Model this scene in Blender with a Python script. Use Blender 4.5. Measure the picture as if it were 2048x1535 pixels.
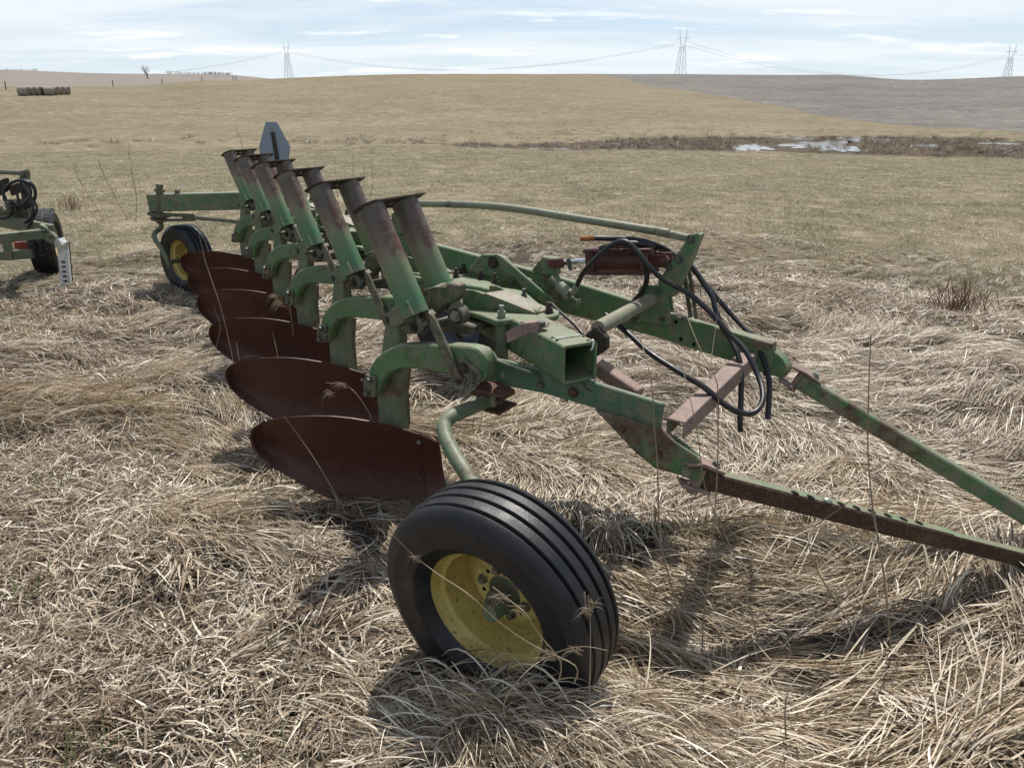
import bpy, bmesh, math, random
import numpy as np
from mathutils import Vector as V, Matrix, Euler
R = math.radians
random.seed(7); rng = np.random.default_rng(7)
for o in list(bpy.data.objects): bpy.data.objects.remove(o)
sc = bpy.context.scene
C = sc.collection

# ------------------------------------------------------------------ camera
CAM_H, FPX, PITCH = 1.575, 1495.0, R(20.6)
cam = bpy.data.cameras.new('camera'); co = bpy.data.objects.new('camera', cam); C.objects.link(co)
cam.sensor_fit = 'HORIZONTAL'; cam.sensor_width = 36.0; cam.lens = 36.0*FPX/2048
cam.clip_start = 0.05; cam.clip_end = 9000
co.location = (0, 0, CAM_H); co.rotation_euler = (math.pi/2-PITCH, 0, 0)
sc.camera = co
sc.view_settings.view_transform = 'Standard'; sc.view_settings.look = 'None'
sc.cycles.max_bounces = 6; sc.cycles.diffuse_bounces = 3; sc.cycles.glossy_bounces = 3; sc.cycles.caustics_reflective = False; sc.cycles.caustics_refractive = False
sc.cycles.use_denoising = True; sc.cycles.use_adaptive_sampling = True; sc.cycles.adaptive_threshold = .015
sc.view_settings.exposure = 0.15; sc.view_settings.gamma = 1.0
# ------------------------------------------------------------------ sun and sky
SUN_EL, SUN_AZ = R(60), R(12)          # azimuth measured from +Y (view direction) towards +X
sun = bpy.data.lights.new('sun', 'SUN'); sun.energy = 5.0; sun.angle = R(0.6); sun.color = (1, .955, .88)
so = bpy.data.objects.new('sun', sun); C.objects.link(so)
sdir = V((math.sin(SUN_AZ)*math.cos(SUN_EL), math.cos(SUN_AZ)*math.cos(SUN_EL), math.sin(SUN_EL)))
so.rotation_euler = (-sdir).to_track_quat('-Z', 'Y').to_euler(); so.location = sdir*50
w = bpy.data.worlds.new('World'); sc.world = w; w.use_nodes = True
nt = w.node_tree; nt.nodes.clear()
def wn(t, **k):
    n = nt.nodes.new(t)
    for a, b in k.items(): setattr(n, a, b)
    return n
out = wn('ShaderNodeOutputWorld'); bg = wn('ShaderNodeBackground'); bg.inputs['Strength'].default_value = 0.093
sky = wn('ShaderNodeTexSky', sky_type='NISHITA', sun_disc=False)
sky.sun_elevation = SUN_EL; sky.sun_rotation = SUN_AZ; sky.altitude = 600; sky.air_density = 1.0; sky.dust_density = 0.6; sky.ozone_density = 3.2
tc = wn('ShaderNodeTexCoord'); sep = wn('ShaderNodeSeparateXYZ')
nt.links.new(tc.outputs['Generated'], sep.inputs[0])
# thin cirrus: a noise on the plane of a cloud layer (direction divided by its height)
mz = wn('ShaderNodeMath', operation='MAXIMUM'); mz.inputs[1].default_value = 0.0
nt.links.new(sep.outputs['Z'], mz.inputs[0])
az = wn('ShaderNodeMath', operation='ADD'); az.inputs[1].default_value = 0.07; nt.links.new(mz.outputs[0], az.inputs[0])
dx = wn('ShaderNodeMath', operation='DIVIDE'); dy = wn('ShaderNodeMath', operation='DIVIDE')
nt.links.new(sep.outputs['X'], dx.inputs[0]); nt.links.new(az.outputs[0], dx.inputs[1])
nt.links.new(sep.outputs['Y'], dy.inputs[0]); nt.links.new(az.outputs[0], dy.inputs[1])
cmb = wn('ShaderNodeCombineXYZ'); nt.links.new(dx.outputs[0], cmb.inputs[0]); nt.links.new(dy.outputs[0], cmb.inputs[1])
mp = wn('ShaderNodeMapping'); mp.inputs['Rotation'].default_value = (0, 0, R(-32)); mp.inputs['Scale'].default_value = (.30, .75, 1); mp.inputs['Location'].default_value = (2.3, .9, 0)
nt.links.new(cmb.outputs[0], mp.inputs[0])
n1 = wn('ShaderNodeTexNoise'); n1.inputs['Scale'].default_value = .95; n1.inputs['Detail'].default_value = 6; n1.inputs['Roughness'].default_value = .56; n1.inputs['Distortion'].default_value = .5
nt.links.new(mp.outputs[0], n1.inputs['Vector'])
r1 = wn('ShaderNodeValToRGB'); r1.color_ramp.elements[0].position = .41; r1.color_ramp.elements[1].position = .60
nt.links.new(n1.outputs['Fac'], r1.inputs[0])
# a few denser puffs
mp2 = wn('ShaderNodeMapping'); mp2.inputs['Scale'].default_value = (.55, 1.0, 1); mp2.inputs['Location'].default_value = (.62, 3.3, 0)
nt.links.new(cmb.outputs[0], mp2.inputs[0])
n2 = wn('ShaderNodeTexNoise'); n2.inputs['Scale'].default_value = 1.25; n2.inputs['Detail'].default_value = 5; n2.inputs['Roughness'].default_value = .6
nt.links.new(mp2.outputs[0], n2.inputs['Vector'])
r2 = wn('ShaderNodeValToRGB'); r2.color_ramp.elements[0].position = .57; r2.color_ramp.elements[1].position = .68
nt.links.new(n2.outputs['Fac'], r2.inputs[0])
m1 = wn('ShaderNodeMix', data_type='RGBA'); m1.inputs['B'].default_value = (8.9, 9.4, 9.9, 1)
k1 = wn('ShaderNodeMath', operation='MULTIPLY'); k1.inputs[1].default_value = .88
nt.links.new(r1.outputs[0], k1.inputs[0]); nt.links.new(k1.outputs[0], m1.inputs['Factor'])
m0 = wn('ShaderNodeMix', data_type='RGBA'); m0.inputs['B'].default_value = (7.6, 8.6, 9.7, 1)
hz0 = wn('ShaderNodeMapRange'); hz0.inputs['From Min'].default_value = 0.0; hz0.inputs['From Max'].default_value = .22; hz0.inputs['To Min'].default_value = .8; hz0.inputs['To Max'].default_value = 0; hz0.interpolation_type = 'SMOOTHSTEP'
nt.links.new(mz.outputs[0], hz0.inputs['Value']); nt.links.new(hz0.outputs[0], m0.inputs['Factor']); nt.links.new(sky.outputs[0], m0.inputs['A'])
nt.links.new(m0.outputs['Result'], m1.inputs['A'])
m2 = wn('ShaderNodeMix', data_type='RGBA'); m2.inputs['B'].default_value = (11.3, 11.4, 11.4, 1)
k2 = wn('ShaderNodeMath', operation='MULTIPLY'); k2.inputs[1].default_value = .75
nt.links.new(r2.outputs[0], k2.inputs[0]); nt.links.new(k2.outputs[0], m2.inputs['Factor'])
nt.links.new(m1.outputs['Result'], m2.inputs['A'])
nt.links.new(m2.outputs['Result'], bg.inputs[0]); nt.links.new(bg.outputs[0], out.inputs[0])

# ------------------------------------------------------------------ pixel -> direction, plough frame
cp_, sp_ = math.cos(PITCH), math.sin(PITCH)
def ray(u, v):
    a = (u-1024)/FPX; b = (v-767.5)/FPX
    return V((a, cp_-b*sp_, -sp_-b*cp_))
YL = R(33.8)
FW = V((math.cos(YL), -math.sin(YL), 0)); LW = V((math.sin(YL), math.cos(YL), 0)); UP = V((0, 0, 1))
O = V((0, 0, CAM_H))
def pl(u, v, L): d = ray(u, v); return O + d*(L/d.dot(LW))
def pf(u, v, F): d = ray(u, v); return O + d*(F/d.dot(FW))
def pz(u, v, z): d = ray(u, v); return O + d*((z-CAM_H)/d.z)
def py(u, v, y): d = ray(u, v); return O + d*(y/d.y)
def FL(F, L, Z): return FW*F + LW*L + UP*Z
SY = R(-26.2); STEP = V((math.sin(SY), math.cos(SY), -0.0105))*0.84
DD = STEP.normalized()

# ------------------------------------------------------------------ noise helper (numpy value noise)
_perm = rng.random((257, 257))
def vnoise(x, y):
    x = np.asarray(x, float); y = np.asarray(y, float)
    xi = np.floor(x).astype(int); yi = np.floor(y).astype(int); fx = x-xi; fy = y-yi
    fx = fx*fx*(3-2*fx); fy = fy*fy*(3-2*fy)
    a = _perm[xi % 256, yi % 256]; b = _perm[(xi+1) % 256, yi % 256]; c = _perm[xi % 256, (yi+1) % 256]; d = _perm[(xi+1) % 256, (yi+1) % 256]
    return (a*(1-fx)+b*fx)*(1-fy)+(c*(1-fx)+d*fx)*fy
def fbm(x, y, o=4):
    s = 0; k = .5; t = 0
    for i in range(o):
        s = s+k*vnoise(np.asarray(x)*2**i+17.3*i, np.asarray(y)*2**i+5.1*i); t += k; k *= .5
    return s/t

# ------------------------------------------------------------------ materials
def mat(name):
    m = bpy.data.materials.new(name); m.use_nodes = True
    t = m.node_tree; b = t.nodes['Principled BSDF']
    return m, t, b
def N(t, typ, **k):
    n = t.nodes.new(typ)
    for a, b in k.items():
        if a in ('S', 'D', 'Ro', 'Di'):
            n.inputs[{'S': 'Scale', 'D': 'Detail', 'Ro': 'Roughness', 'Di': 'Distortion'}[a]].default_value = b
        else: setattr(n, a, b)
    return n
def ramp(t, src, stops, interp='LINEAR'):
    r = t.nodes.new('ShaderNodeValToRGB'); e = r.color_ramp.elements; r.color_ramp.interpolation = interp
    while len(e) < len(stops): e.new(.5)
    for i, (p, c) in enumerate(stops):
        e[i].position = p; e[i].color = c if len(c) == 4 else (*c, 1)
    t.links.new(src, r.inputs[0]); return r.outputs[0]
def mix(t, f, a, b, mode='MIX'):
    m = t.nodes.new('ShaderNodeMix'); m.data_type = 'RGBA'; m.blend_type = mode
    for s, x in (('Factor', f), ('A', a), ('B', b)):
        if hasattr(x, 'is_output'): t.links.new(x, m.inputs[s])
        elif isinstance(x, (int, float)): m.inputs[s].default_value = x
        else: m.inputs[s].default_value = (*x, 1)
    return m.outputs['Result']
def mth(t, op, a, b=None):
    m = t.nodes.new('ShaderNodeMath'); m.operation = op
    for i, x in enumerate((a, b)):
        if x is None: continue
        if hasattr(x, 'is_output'): t.links.new(x, m.inputs[i])
        else: m.inputs[i].default_value = x
    return m.outputs[0]
def wpos(t):
    g = t.nodes.new('ShaderNodeNewGeometry'); return g
def bump(t, b, h, s, d=.01):
    n = t.nodes.new('ShaderNodeBump'); n.inputs['Strength'].default_value = s; n.inputs['Distance'].default_value = d
    t.links.new(h, n.inputs['Height']); t.links.new(n.outputs[0], b.inputs['Normal'])
def tnoise(t, scale, detail=5, rough=.6, vec=None, dist=0):
    detail = min(detail, 4)
    n = N(t, 'ShaderNodeTexNoise', S=scale, D=detail, Ro=rough, Di=dist)
    if vec is None: vec = wpos(t).outputs['Position']
    t.links.new(vec, n.inputs['Vector']); return n.outputs['Fac']
BW = lambda v: (v, v, v)

def green_paint(name, base, dark, rust=.5, dust=.55, wear=False, rough=.5):
    m, t, b = mat(name)
    col = ramp(t, tnoise(t, 7, 6, .65), [(.25, dark), (.7, base)])
    # grime in broad patches, then a fine dirt film
    col = mix(t, ramp(t, tnoise(t, 3.2, 4, .7), [(.52, BW(0)), (.78, BW(.34))]), col, (.13, .115, .065))
    col = mix(t, ramp(t, tnoise(t, 38, 4, .7), [(.50, BW(0)), (.8, BW(.42))]), col, (.085, .08, .045))
    if wear:
        at = t.nodes.new('ShaderNodeAttribute'); at.attribute_name = 'wear'
        nz = tnoise(t, 9, 5, .65)
        f = mth(t, 'ADD', at.outputs['Fac'], mth(t, 'MULTIPLY', mth(t, 'SUBTRACT', nz, .5), .38))
        wc = ramp(t, f, [(.18, (.082, .18, .088)), (.38, (.15, .195, .10)), (.52, (.20, .18, .12)), (.66, (.15, .11, .085)), (.82, (.11, .086, .074)), (1, (.085, .07, .062))])
        col = mix(t, .92, col, wc)
        at2 = t.nodes.new('ShaderNodeAttribute'); at2.attribute_name = 'side'
        f2 = mth(t, 'MULTIPLY', at2.outputs['Fac'], ramp(t, f, [(.42, BW(0)), (.56, BW(1)), (.9, BW(.6))]))
        f2 = mth(t, 'MULTIPLY', f2, ramp(t, tnoise(t, 30, 5, .7), [(.4, BW(0)), (.56, BW(1))]))
        col = mix(t, f2, col, (.095, .04, .028))
    # dust that settles on upward faces
    g = wpos(t); sx = t.nodes.new('ShaderNodeSeparateXYZ'); t.links.new(g.outputs['Normal'], sx.inputs[0])
    upf = mth(t, 'MULTIPLY', ramp(t, sx.outputs['Z'], [(.45, BW(0)), (.95, BW(1))]), ramp(t, tnoise(t, 14, 5, .7), [(.3, BW(.15)), (.75, BW(dust))]))
    col = mix(t, upf, col, (.27, .225, .165))
    # rust blotches and scratches
    rn = ramp(t, tnoise(t, 5.5, 9, .74), [(.62-.1*rust, BW(0)), (.70-.1*rust, BW(1))])
    col = mix(t, mth(t, 'MULTIPLY', rn, .85), col, ramp(t, tnoise(t, 60, 3), [(.3, (.055, .026, .018)), (.7, (.12, .055, .032))]))
    gp = wpos(t); ew = mth(t, 'MULTIPLY', ramp(t, gp.outputs['Pointiness'], [(.52, BW(0)), (.58, BW(1))]), ramp(t, tnoise(t, 24, 4, .7), [(.42, BW(0)), (.6, BW(.75))]))
    col = mix(t, ew, col, (.20, .165, .12))
    sp = ramp(t, tnoise(t, 85, 3, .6), [(.66, BW(0)), (.71, BW(1))])
    col = mix(t, mth(t, 'MULTIPLY', sp, .8), col, (.05, .035, .025))
    t.links.new(col, b.inputs['Base Color'])
    t.links.new(ramp(t, tnoise(t, 20, 4), [(.2, BW(rough-.08)), (.8, BW(rough+.22))]), b.inputs['Roughness'])
    b.inputs['Specular IOR Level'].default_value = .42
    bump(t, b, tnoise(t, 55, 6, .7), .22, .004)
    return m
def rust_mat(name, c0, c1, c2, rough=.75, spec=.3, sc_=6):
    m, t, b = mat(name)
    col = ramp(t, tnoise(t, sc_, 8, .7), [(.25, c0), (.55, c1), (.8, c2)])
    col = mix(t, ramp(t, tnoise(t, 120, 3), [(.5, BW(0)), (.75, BW(.5))]), col, tuple(x*1.9 for x in c2))
    t.links.new(col, b.inputs['Base Color']); b.inputs['Roughness'].default_value = rough; b.inputs['Specular IOR Level'].default_value = spec
    bump(t, b, tnoise(t, 90, 5, .7), .3, .003); return m
def plain(name, c, rough=.5, metal=0, var=.25, sc_=25, spec=.5):
    m, t, b = mat(name)
    n = tnoise(t, sc_, 6, .65)
    t.links.new(ramp(t, n, [(.25, tuple(x*(1-var) for x in c)), (.75, tuple(min(1, x*(1+var)) for x in c))]), b.inputs['Base Color'])
    t.links.new(ramp(t, n, [(.3, BW(max(.05, rough-.1))), (.7, BW(min(1, rough+.1)))]), b.inputs['Roughness'])
    b.inputs['Metallic'].default_value = metal; b.inputs['Specular IOR Level'].default_value = spec
    bump(t, b, tnoise(t, sc_*5, 4), .12, .002); return m
GB, GD = (.082, .195, .080), (.05, .128, .052)
M = {}
M['green'] = green_paint('faded_green_paint', GB, GD, .35, .6)
M['green_rusty'] = green_paint('scuffed_green_paint', GB, GD, 1.35, .7)
M['green_bare'] = green_paint('green_paint_worn_to_rust', GB, GD, 2.1, .6)
M['green_tube'] = green_paint('weathered_tube_paint', GB, GD, .1, .0, wear=True, rough=.42)
M['green_grey'] = green_paint('dull_grey_green_paint', (.115, .175, .10), (.075, .12, .068), .6, .7)
M['teal'] = green_paint('newer_green_paint', (.06, .15, .088), (.044, .112, .068), .25, .45)
M['dirtygreen'] = green_paint('grimy_green_casting', (.085, .098, .058), (.045, .055, .036), .6, .4, rough=.62)
M['dustypanel'] = green_paint('dust_covered_plate', (.13, .16, .10), (.08, .12, .07), .4, 1.1)
M['mold'] = rust_mat('dark_rusted_steel', (.036, .0135, .0095), (.062, .0225, .0155), (.10, .04, .026), .5, .45, 4)
M['rust'] = rust_mat('brown_rust', (.05, .025, .018), (.095, .045, .03), (.15, .08, .055))
M['rustdark'] = rust_mat('dark_brown_rust', (.028, .016, .012), (.055, .031, .02), (.115, .082, .045), .7, .3, 8)
M['rustpink'] = rust_mat('faded_red_primer_rust', (.15, .10, .085), (.23, .165, .14), (.29, .21, .17), .7, .35, 9)
M['redcyl'] = rust_mat('old_red_cylinder_paint', (.055, .018, .014), (.085, .026, .02), (.12, .04, .03), .5, .45)
M['bolt'] = plain('dull_bolt_steel', (.09, .10, .08), .5, .3, .5, 60)
M['bolt_light'] = plain('pale_zinc_bolt', (.25, .27, .22), .42, .5, .3, 60)
M['darkbolt'] = rust_mat('dark_greasy_bolt', (.025, .022, .018), (.045, .036, .028), (.08, .055, .04))
M['chrome'] = plain('bright_rod_steel', (.75, .77, .8), .18, 1, .08, 30)
M['alu'] = plain('grey_aluminium_sheet', (.22, .27, .33), .5, .25, .1, 12)
M['white'] = plain('white_painted_steel', (.48, .49, .46), .5, 0, .45, 14)
M['pale_tube'] = green_paint('pale_worn_tube', (.24, .27, .185), (.15, .185, .12), .45, .7)
M['hose'] = plain('black_rubber_hose', (.012, .012, .014), .42, 0, .3, 40, .5)
M['void'] = plain('dark_hollow_inside', (.02, .028, .022), .9, 0, .3, 10, .2)
M['holes'] = plain('dark_bolt_hole', (.008, .008, .008), .9, 0, .2, 10, .1)
M['brass'] = plain('orange_brass_coupler', (.30, .12, .04), .4, .6, .3, 50)
M['zip'] = plain('white_plastic_tie', (.7, .72, .72), .5, 0, .05, 10)
def rubber():
    m, t, b = mat('sun_faded_tyre_rubber')
    col = ramp(t, tnoise(t, 9, 7, .7), [(.3, (.005, .0054, .0068)), (.75, (.0115, .012, .0145))])
    col = mix(t, ramp(t, tnoise(t, 28, 5, .7), [(.56, BW(0)), (.82, BW(.25))]), col, (.05, .044, .036))
    col = mix(t, ramp(t, tnoise(t, 4.5, 4, .75), [(.56, BW(0)), (.72, BW(.35))]), col, (.055, .047, .037))
    t.links.new(col, b.inputs['Base Color']); b.inputs['Specular IOR Level'].default_value = .5
    t.links.new(ramp(t, tnoise(t, 16, 5), [(.3, BW(.38)), (.7, BW(.62))]), b.inputs['Roughness'])
    bump(t, b, tnoise(t, 130, 5, .7), .3, .003); return m
M['rubber'] = rubber()
def yellow():
    m, t, b = mat('faded_yellow_wheel_paint')
    col = ramp(t, tnoise(t, 8, 6), [(.3, (.42, .325, .085)), (.7, (.56, .455, .16))])
    col = mix(t, ramp(t, tnoise(t, 70, 5, .75), [(.585, BW(0)), (.64, BW(.9))]), col, (.085, .045, .022))
    col = mix(t, ramp(t, tnoise(t, 12, 6, .7), [(.6, BW(0)), (.75, BW(.55))]), col, (.16, .11, .05))
    t.links.new(col, b.inputs['Base Color']); b.inputs['Roughness'].default_value = .5
    bump(t, b, tnoise(t, 80, 4), .12, .002); return m
M['yellow'] = yellow()

# ------------------------------------------------------------------ mesh helpers
def finish(me, smooth=35):
    if smooth is not None:
        me.shade_smooth(); me.set_sharp_from_angle(angle=R(smooth))
class Thing:
    """A root Empty; parts are meshes parented to it (vertices given in world coordinates)."""
    def __init__(s, name, loc, label, cat, group=None):
        s.o = bpy.data.objects.new(name, None); C.objects.link(s.o); s.o.location = loc; s.loc = V(loc)
        s.o.empty_display_size = .2; s.o['label'] = label; s.o['category'] = cat
        if group: s.o['group'] = group
def tag(o, label=None, cat=None, group=None, kind=None):
    for k, v in (('label', label), ('category', cat), ('group', group), ('kind', kind)):
        if v: o[k] = v
    return o
def wloc(o):
    p = V((0, 0, 0))
    while o: p = p+V(o.location); o = o.parent
    return p
def put(name, vf, m, parent=None, smooth=35, bev=0, origin=None, seg=1, label=None):
    """verts+faces (world) -> linked object; the origin is the piece's own centre."""
    vs, fs = vf
    org = V(origin) if origin is not None else sum((V(v) for v in vs), V())/len(vs)
    bm = bmesh.new()
    bv = [bm.verts.new(V(v)-org) for v in vs]
    for f in fs:
        try: bm.faces.new([bv[i] for i in f])
        except ValueError: pass
    bmesh.ops.recalc_face_normals(bm, faces=bm.faces)
    if bev:
        ed = [e for e in bm.edges if len(e.link_faces) == 2 and e.calc_face_angle(0) > R(30)]
        try: bmesh.ops.bevel(bm, geom=ed, offset=bev, segments=seg, affect='EDGES', profile=.6, clamp_overlap=True)
        except Exception: pass
    me = bpy.data.meshes.new(name); bm.to_mesh(me); bm.free()
    finish(me, smooth); me.materials.append(m)
    o = bpy.data.objects.new(name, me); C.objects.link(o)
    pr = parent.o if isinstance(parent, Thing) else parent
    o.parent = pr
    o.location = org-(wloc(pr) if pr else V())
    if label: o['label'] = label
    return o
def prism(pts, off):
    n = len(pts); off = V(off)
    vs = [V(p) for p in pts]+[V(p)+off for p in pts]
    fs = [list(range(n))[::-1], [n+i for i in range(n)]]+[[i, (i+1) % n, n+(i+1) % n, n+i] for i in range(n)]
    return vs, fs
def join(*a):
    vs, fs = [], []
    for v, f in a:
        k = len(vs); vs += list(v); fs += [[i+k for i in q] for q in f]
    return vs, fs
def beam(p0, p1, w, h, up=UP, w1=None, h1=None):
    p0, p1 = V(p0), V(p1); d = (p1-p0).normalized(); s = d.cross(V(up)).normalized(); u = s.cross(d)
    vs = []
    for p, ww, hh in ((p0, w, h), (p1, w1 or w, h1 or h)):
        for a, b in ((-1, -1), (1, -1), (1, 1), (-1, 1)): vs.append(p+s*(a*ww/2)+u*(b*hh/2))
    return vs, [[0, 1, 2, 3], [4, 5, 6, 7][::-1], [0, 4, 5, 1], [1, 5, 6, 2], [2, 6, 7, 3], [3, 7, 4, 0]]
def frame(d):
    d = V(d).normalized(); a = V((0, 0, 1)) if abs(d.z) < .9 else V((1, 0, 0))
    s = d.cross(a).normalized(); return s, s.cross(d).normalized()
def smoothpath(pts, n=6):
    P = [V(p) for p in pts]; o = []
    for i in range(len(P)-1):
        a = P[max(i-1, 0)]; b = P[i]; c = P[i+1]; d = P[min(i+2, len(P)-1)]
        for k in range(n):
            t = k/n
            o.append(.5*((2*b)+(c-a)*t+(2*a-5*b+4*c-d)*t*t+(3*b-a-3*c+d)*t**3))
    o.append(P[-1]); return o
def sweep(path, rad, seg=10, cap=True):
    P = [V(p) for p in path]; n = len(P); rr = rad if isinstance(rad, (list, tuple)) else [rad]*n
    t0 = (P[1]-P[0]).normalized(); s, u = frame(t0); vs, fs = [], []
    for i in range(n):
        t = (P[min(i+1, n-1)]-P[max(i-1, 0)]).normalized()
        s = (s-t*s.dot(t)).normalized(); u = t.cross(s)
        for k in range(seg):
            a = 2*math.pi*k/seg; vs.append(P[i]+(s*math.cos(a)+u*math.sin(a))*rr[i])
    for i in range(n-1):
        for k in range(seg):
            fs.append([i*seg+k, i*seg+(k+1) % seg, (i+1)*seg+(k+1) % seg, (i+1)*seg+k])
    if cap: fs += [list(range(seg))[::-1], [(n-1)*seg+k for k in range(seg)]]
    return vs, fs
def cyl(p0, p1, r, seg=16, r1=None): return sweep([p0, p1], [r, r1 if r1 is not None else r], seg)
def lathe(prof, c, ax, seg=48, closed=False, start=0):
    """prof: (axial, radius) list"""
    c = V(c); ax = V(ax).normalized(); s, u = frame(ax); vs, fs = [], []; n = len(prof)
    for k in range(seg):
        a = 2*math.pi*k/seg+start; e = s*math.cos(a)+u*math.sin(a)
        for x, r in prof: vs.append(c+ax*x+e*r)
    for k in range(seg):
        for j in range(n if closed else n-1):
            a, b = k*n+j, k*n+(j+1) % n; k2 = (k+1) % seg
            fs.append([a, b, k2*n+(j+1) % n, k2*n+j])
    return vs, fs
def disc(c, ax, r, th, seg=20): c = V(c); ax = V(ax).normalized(); return cyl(c, c+ax*th, r, seg)
_bm = {}
def bolt(parent, p, n, r=.014, h=.014, m='bolt', nut=False, name='bolt'):
    """hex head on a washer (optionally with a stud end), one shared mesh per size, placed by its object matrix"""
    key = (round(r, 4), round(h, 4), m, nut)
    if key not in _bm:
        z = V((0, 0, 1)); a = cyl(V(), z*.003, r*1.35, 14); b = cyl(z*.003, z*(.003+h), r, 6); parts = [a, b]
        if nut: parts.append(cyl(z*(.003+h), z*(.003+h*2.1), r*.58, 10))
        _bm[key] = join(*parts)
        vs, fs = _bm[key]; me = bpy.data.meshes.new('bolt'); me.from_pydata([tuple(v) for v in vs], [], fs)
        finish(me, 30); me.materials.append(M[m]); _bm[key] = me
    o = bpy.data.objects.new(name, _bm[key]); C.objects.link(o)
    pr = parent.o if isinstance(parent, Thing) else parent
    o.parent = pr; o.rotation_euler = V(n).to_track_quat('Z', 'Y').to_euler(); o.location = V(p)-wloc(pr)
    return o
def copy_tree(o, off, parent):
    c = o.copy(); C.objects.link(c); c.parent = parent; c.location = V(o.location)+V(off)
    for ch in o.children: copy_tree(ch, (0, 0, 0), c)
    return c

# ================================================================== TERRAIN
UCOL = np.array([-2500, -900, 0, 220, 430, 800, 1000, 1150, 1300, 1640, 1830, 2048, 2900, 4500.])
AZC = np.arctan((UCOL-1024)/1597.)
RK = np.array([0, 8, 30, 60, 95, 140, 200, 270, 420, 640, 950, 1600, 3500.])
def vz(v, r): return CAM_H+(205-v)/1597.*r
ZT = {
 -2500: [0, -.06, -.6, -1.2, -.9, .8, 3.5, 6, 10, 15, 22, 24, 20],
 -900: [0, -.06, -.7, -1.4, -.9, 1.2, 4.0, 6, 10, 16, 25, 26, 20],
 0: [0, -.06, -.75, -1.55, -1.0, vz(200, 140), vz(183, 200), vz(180, 270), vz(172, 420), vz(163, 640), vz(155, 950), 30, 22],
 220: [0, -.06, -.75, -1.55, -1.0, vz(203, 140), vz(184, 200), vz(179, 270), vz(172, 420), vz(165, 640), vz(158, 950), 27, 20],
 430: [0, -.06, -.75, -1.6, -1.0, vz(200, 140), vz(177, 200), vz(166, 270), vz(168, 420), vz(164, 640), vz(157, 950), 26, 20],
 800: [0, -.06, -.75, -1.6, -1.0, vz(198, 140), vz(170, 200), vz(154, 270), vz(158, 420), 13, 10, 8, 5],
 1000: [0, -.06, -.75, -1.6, -1.1, vz(201, 140), vz(173, 200), vz(155, 270), vz(156, 420), 13, 10, 8, 5],
 1150: [0, -.06, -.75, -1.65, -1.2, vz(206, 140), vz(180, 200), vz(164, 270), vz(154, 420), 14, 10, 8, 5],
 1300: [0, -.06, -.75, -1.65, -1.25, vz(211, 140), vz(189, 200), vz(173, 270), vz(155, 420), 14, 10, 8, 5],
 1640: [0, -.06, -.75, -1.65, -1.3, vz(221, 140), vz(197, 200), vz(180, 270), vz(158, 420), 13, 10, 8, 5],
 1830: [0, -.06, -.75, -1.65, -1.3, vz(224, 140), vz(203, 200), vz(187, 270), vz(168, 420), 11.5, 10, 8, 5],
 2048: [0, -.06, -.75, -1.65, -1.3, vz(226, 140), vz(206, 200), vz(189, 270), vz(164, 420), 16, 13, 9, 5],
 2900: [0, -.06, -.7, -1.5, -1.2, -.2, 2.2, 6, 13, 18, 17, 12, 8],
 4500: [0, -.06, -.6, -1.2, -1.0, .3, 3, 7, 13, 18, 17, 12, 8],
}
ZTAB = np.array([ZT[int(u)] for u in UCOL])
def herm(xk, yk, x):
    """cubic Hermite with limited slopes along the last axis; yk is (cols, knots) already picked"""
    h = np.diff(xk); d = np.diff(yk, axis=-1)/h
    m = np.zeros_like(yk); m[..., 0] = d[..., 0]; m[..., -1] = d[..., -1]
    a, b = d[..., :-1], d[..., 1:]
    hm = np.where(a*b > 0, 2*a*b/(a+b+1e-12), 0); m[..., 1:-1] = hm
    i = np.clip(np.searchsorted(xk, x)-1, 0, len(xk)-2); t = (x-xk[i])/h[i]
    ar = np.arange(len(x))
    y0, y1, m0, m1 = yk[ar, i], yk[ar, i+1], m[ar, i], m[ar, i+1]
    return (2*t**3-3*t**2+1)*y0+(t**3-2*t**2+t)*h[i]*m0+(-2*t**3+3*t**2)*y1+(t**3-t**2)*h[i]*m1
def ground_z(x, y):
    x = np.atleast_1d(np.asarray(x, float)); y = np.atleast_1d(np.asarray(y, float)); sh = x.shape
    x = x.ravel(); y = y.ravel()
    r = np.hypot(x, y); a = np.arctan2(x, y)
    # behind the camera the place simply rolls on
    fwd = np.clip(a, AZC[0], AZC[-1])
    j = np.clip(np.searchsorted(AZC, fwd)-1, 0, len(AZC)-2); t = (fwd-AZC[j])/(AZC[j+1]-AZC[j])
    t = t*t*(3-2*t)
    za = herm(RK, ZTAB[j], np.minimum(r, RK[-1])); zb = herm(RK, ZTAB[j+1], np.minimum(r, RK[-1]))
    z = za*(1-t)+zb*t
    # roll of the land
    z = z+(fbm(x/55+3, y/55+9, 3)-.5)*np.clip((r-60)/120, 0, 1)*2.2*np.clip(1-(r-240)/160, .25, 1)
    z = z+(fbm(x/9+40, y/9+2, 3)-.5)*np.clip((r-9)/15, 0, 1)*.35*np.clip(1.4-r/60, 0.15, 1)
    # matted humps in the long grass
    near = np.clip((13-r)/5, 0, 1)
    z = z-.0105*(y-2.5)*np.clip((12-r)/8, 0, 1)
    z = z+near*((fbm(x/.95+7, y/.62+1, 2)-.5)*.22)
    # soil and thatch banked up where the front wheel has settled
    z = z+.115*np.exp(-(((x-.05)/.36)**2+((y-1.46)/.20)**2))
    # the slough floor is level
    uu = 1024+1597*np.tan(np.clip(a, -1.2, 1.2)); sm = lambda q_: np.clip(q_, 0, 1)**2*(3-2*np.clip(q_, 0, 1))
    fl = sm((r-53)/5)*sm((102-r)/14)*sm((uu-860)/140)
    z = z*(1-fl)+(-1.68)*fl
    return z.reshape(sh)
def gz(x, y): return float(ground_z(np.array([x]), np.array([y]))[0])

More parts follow.
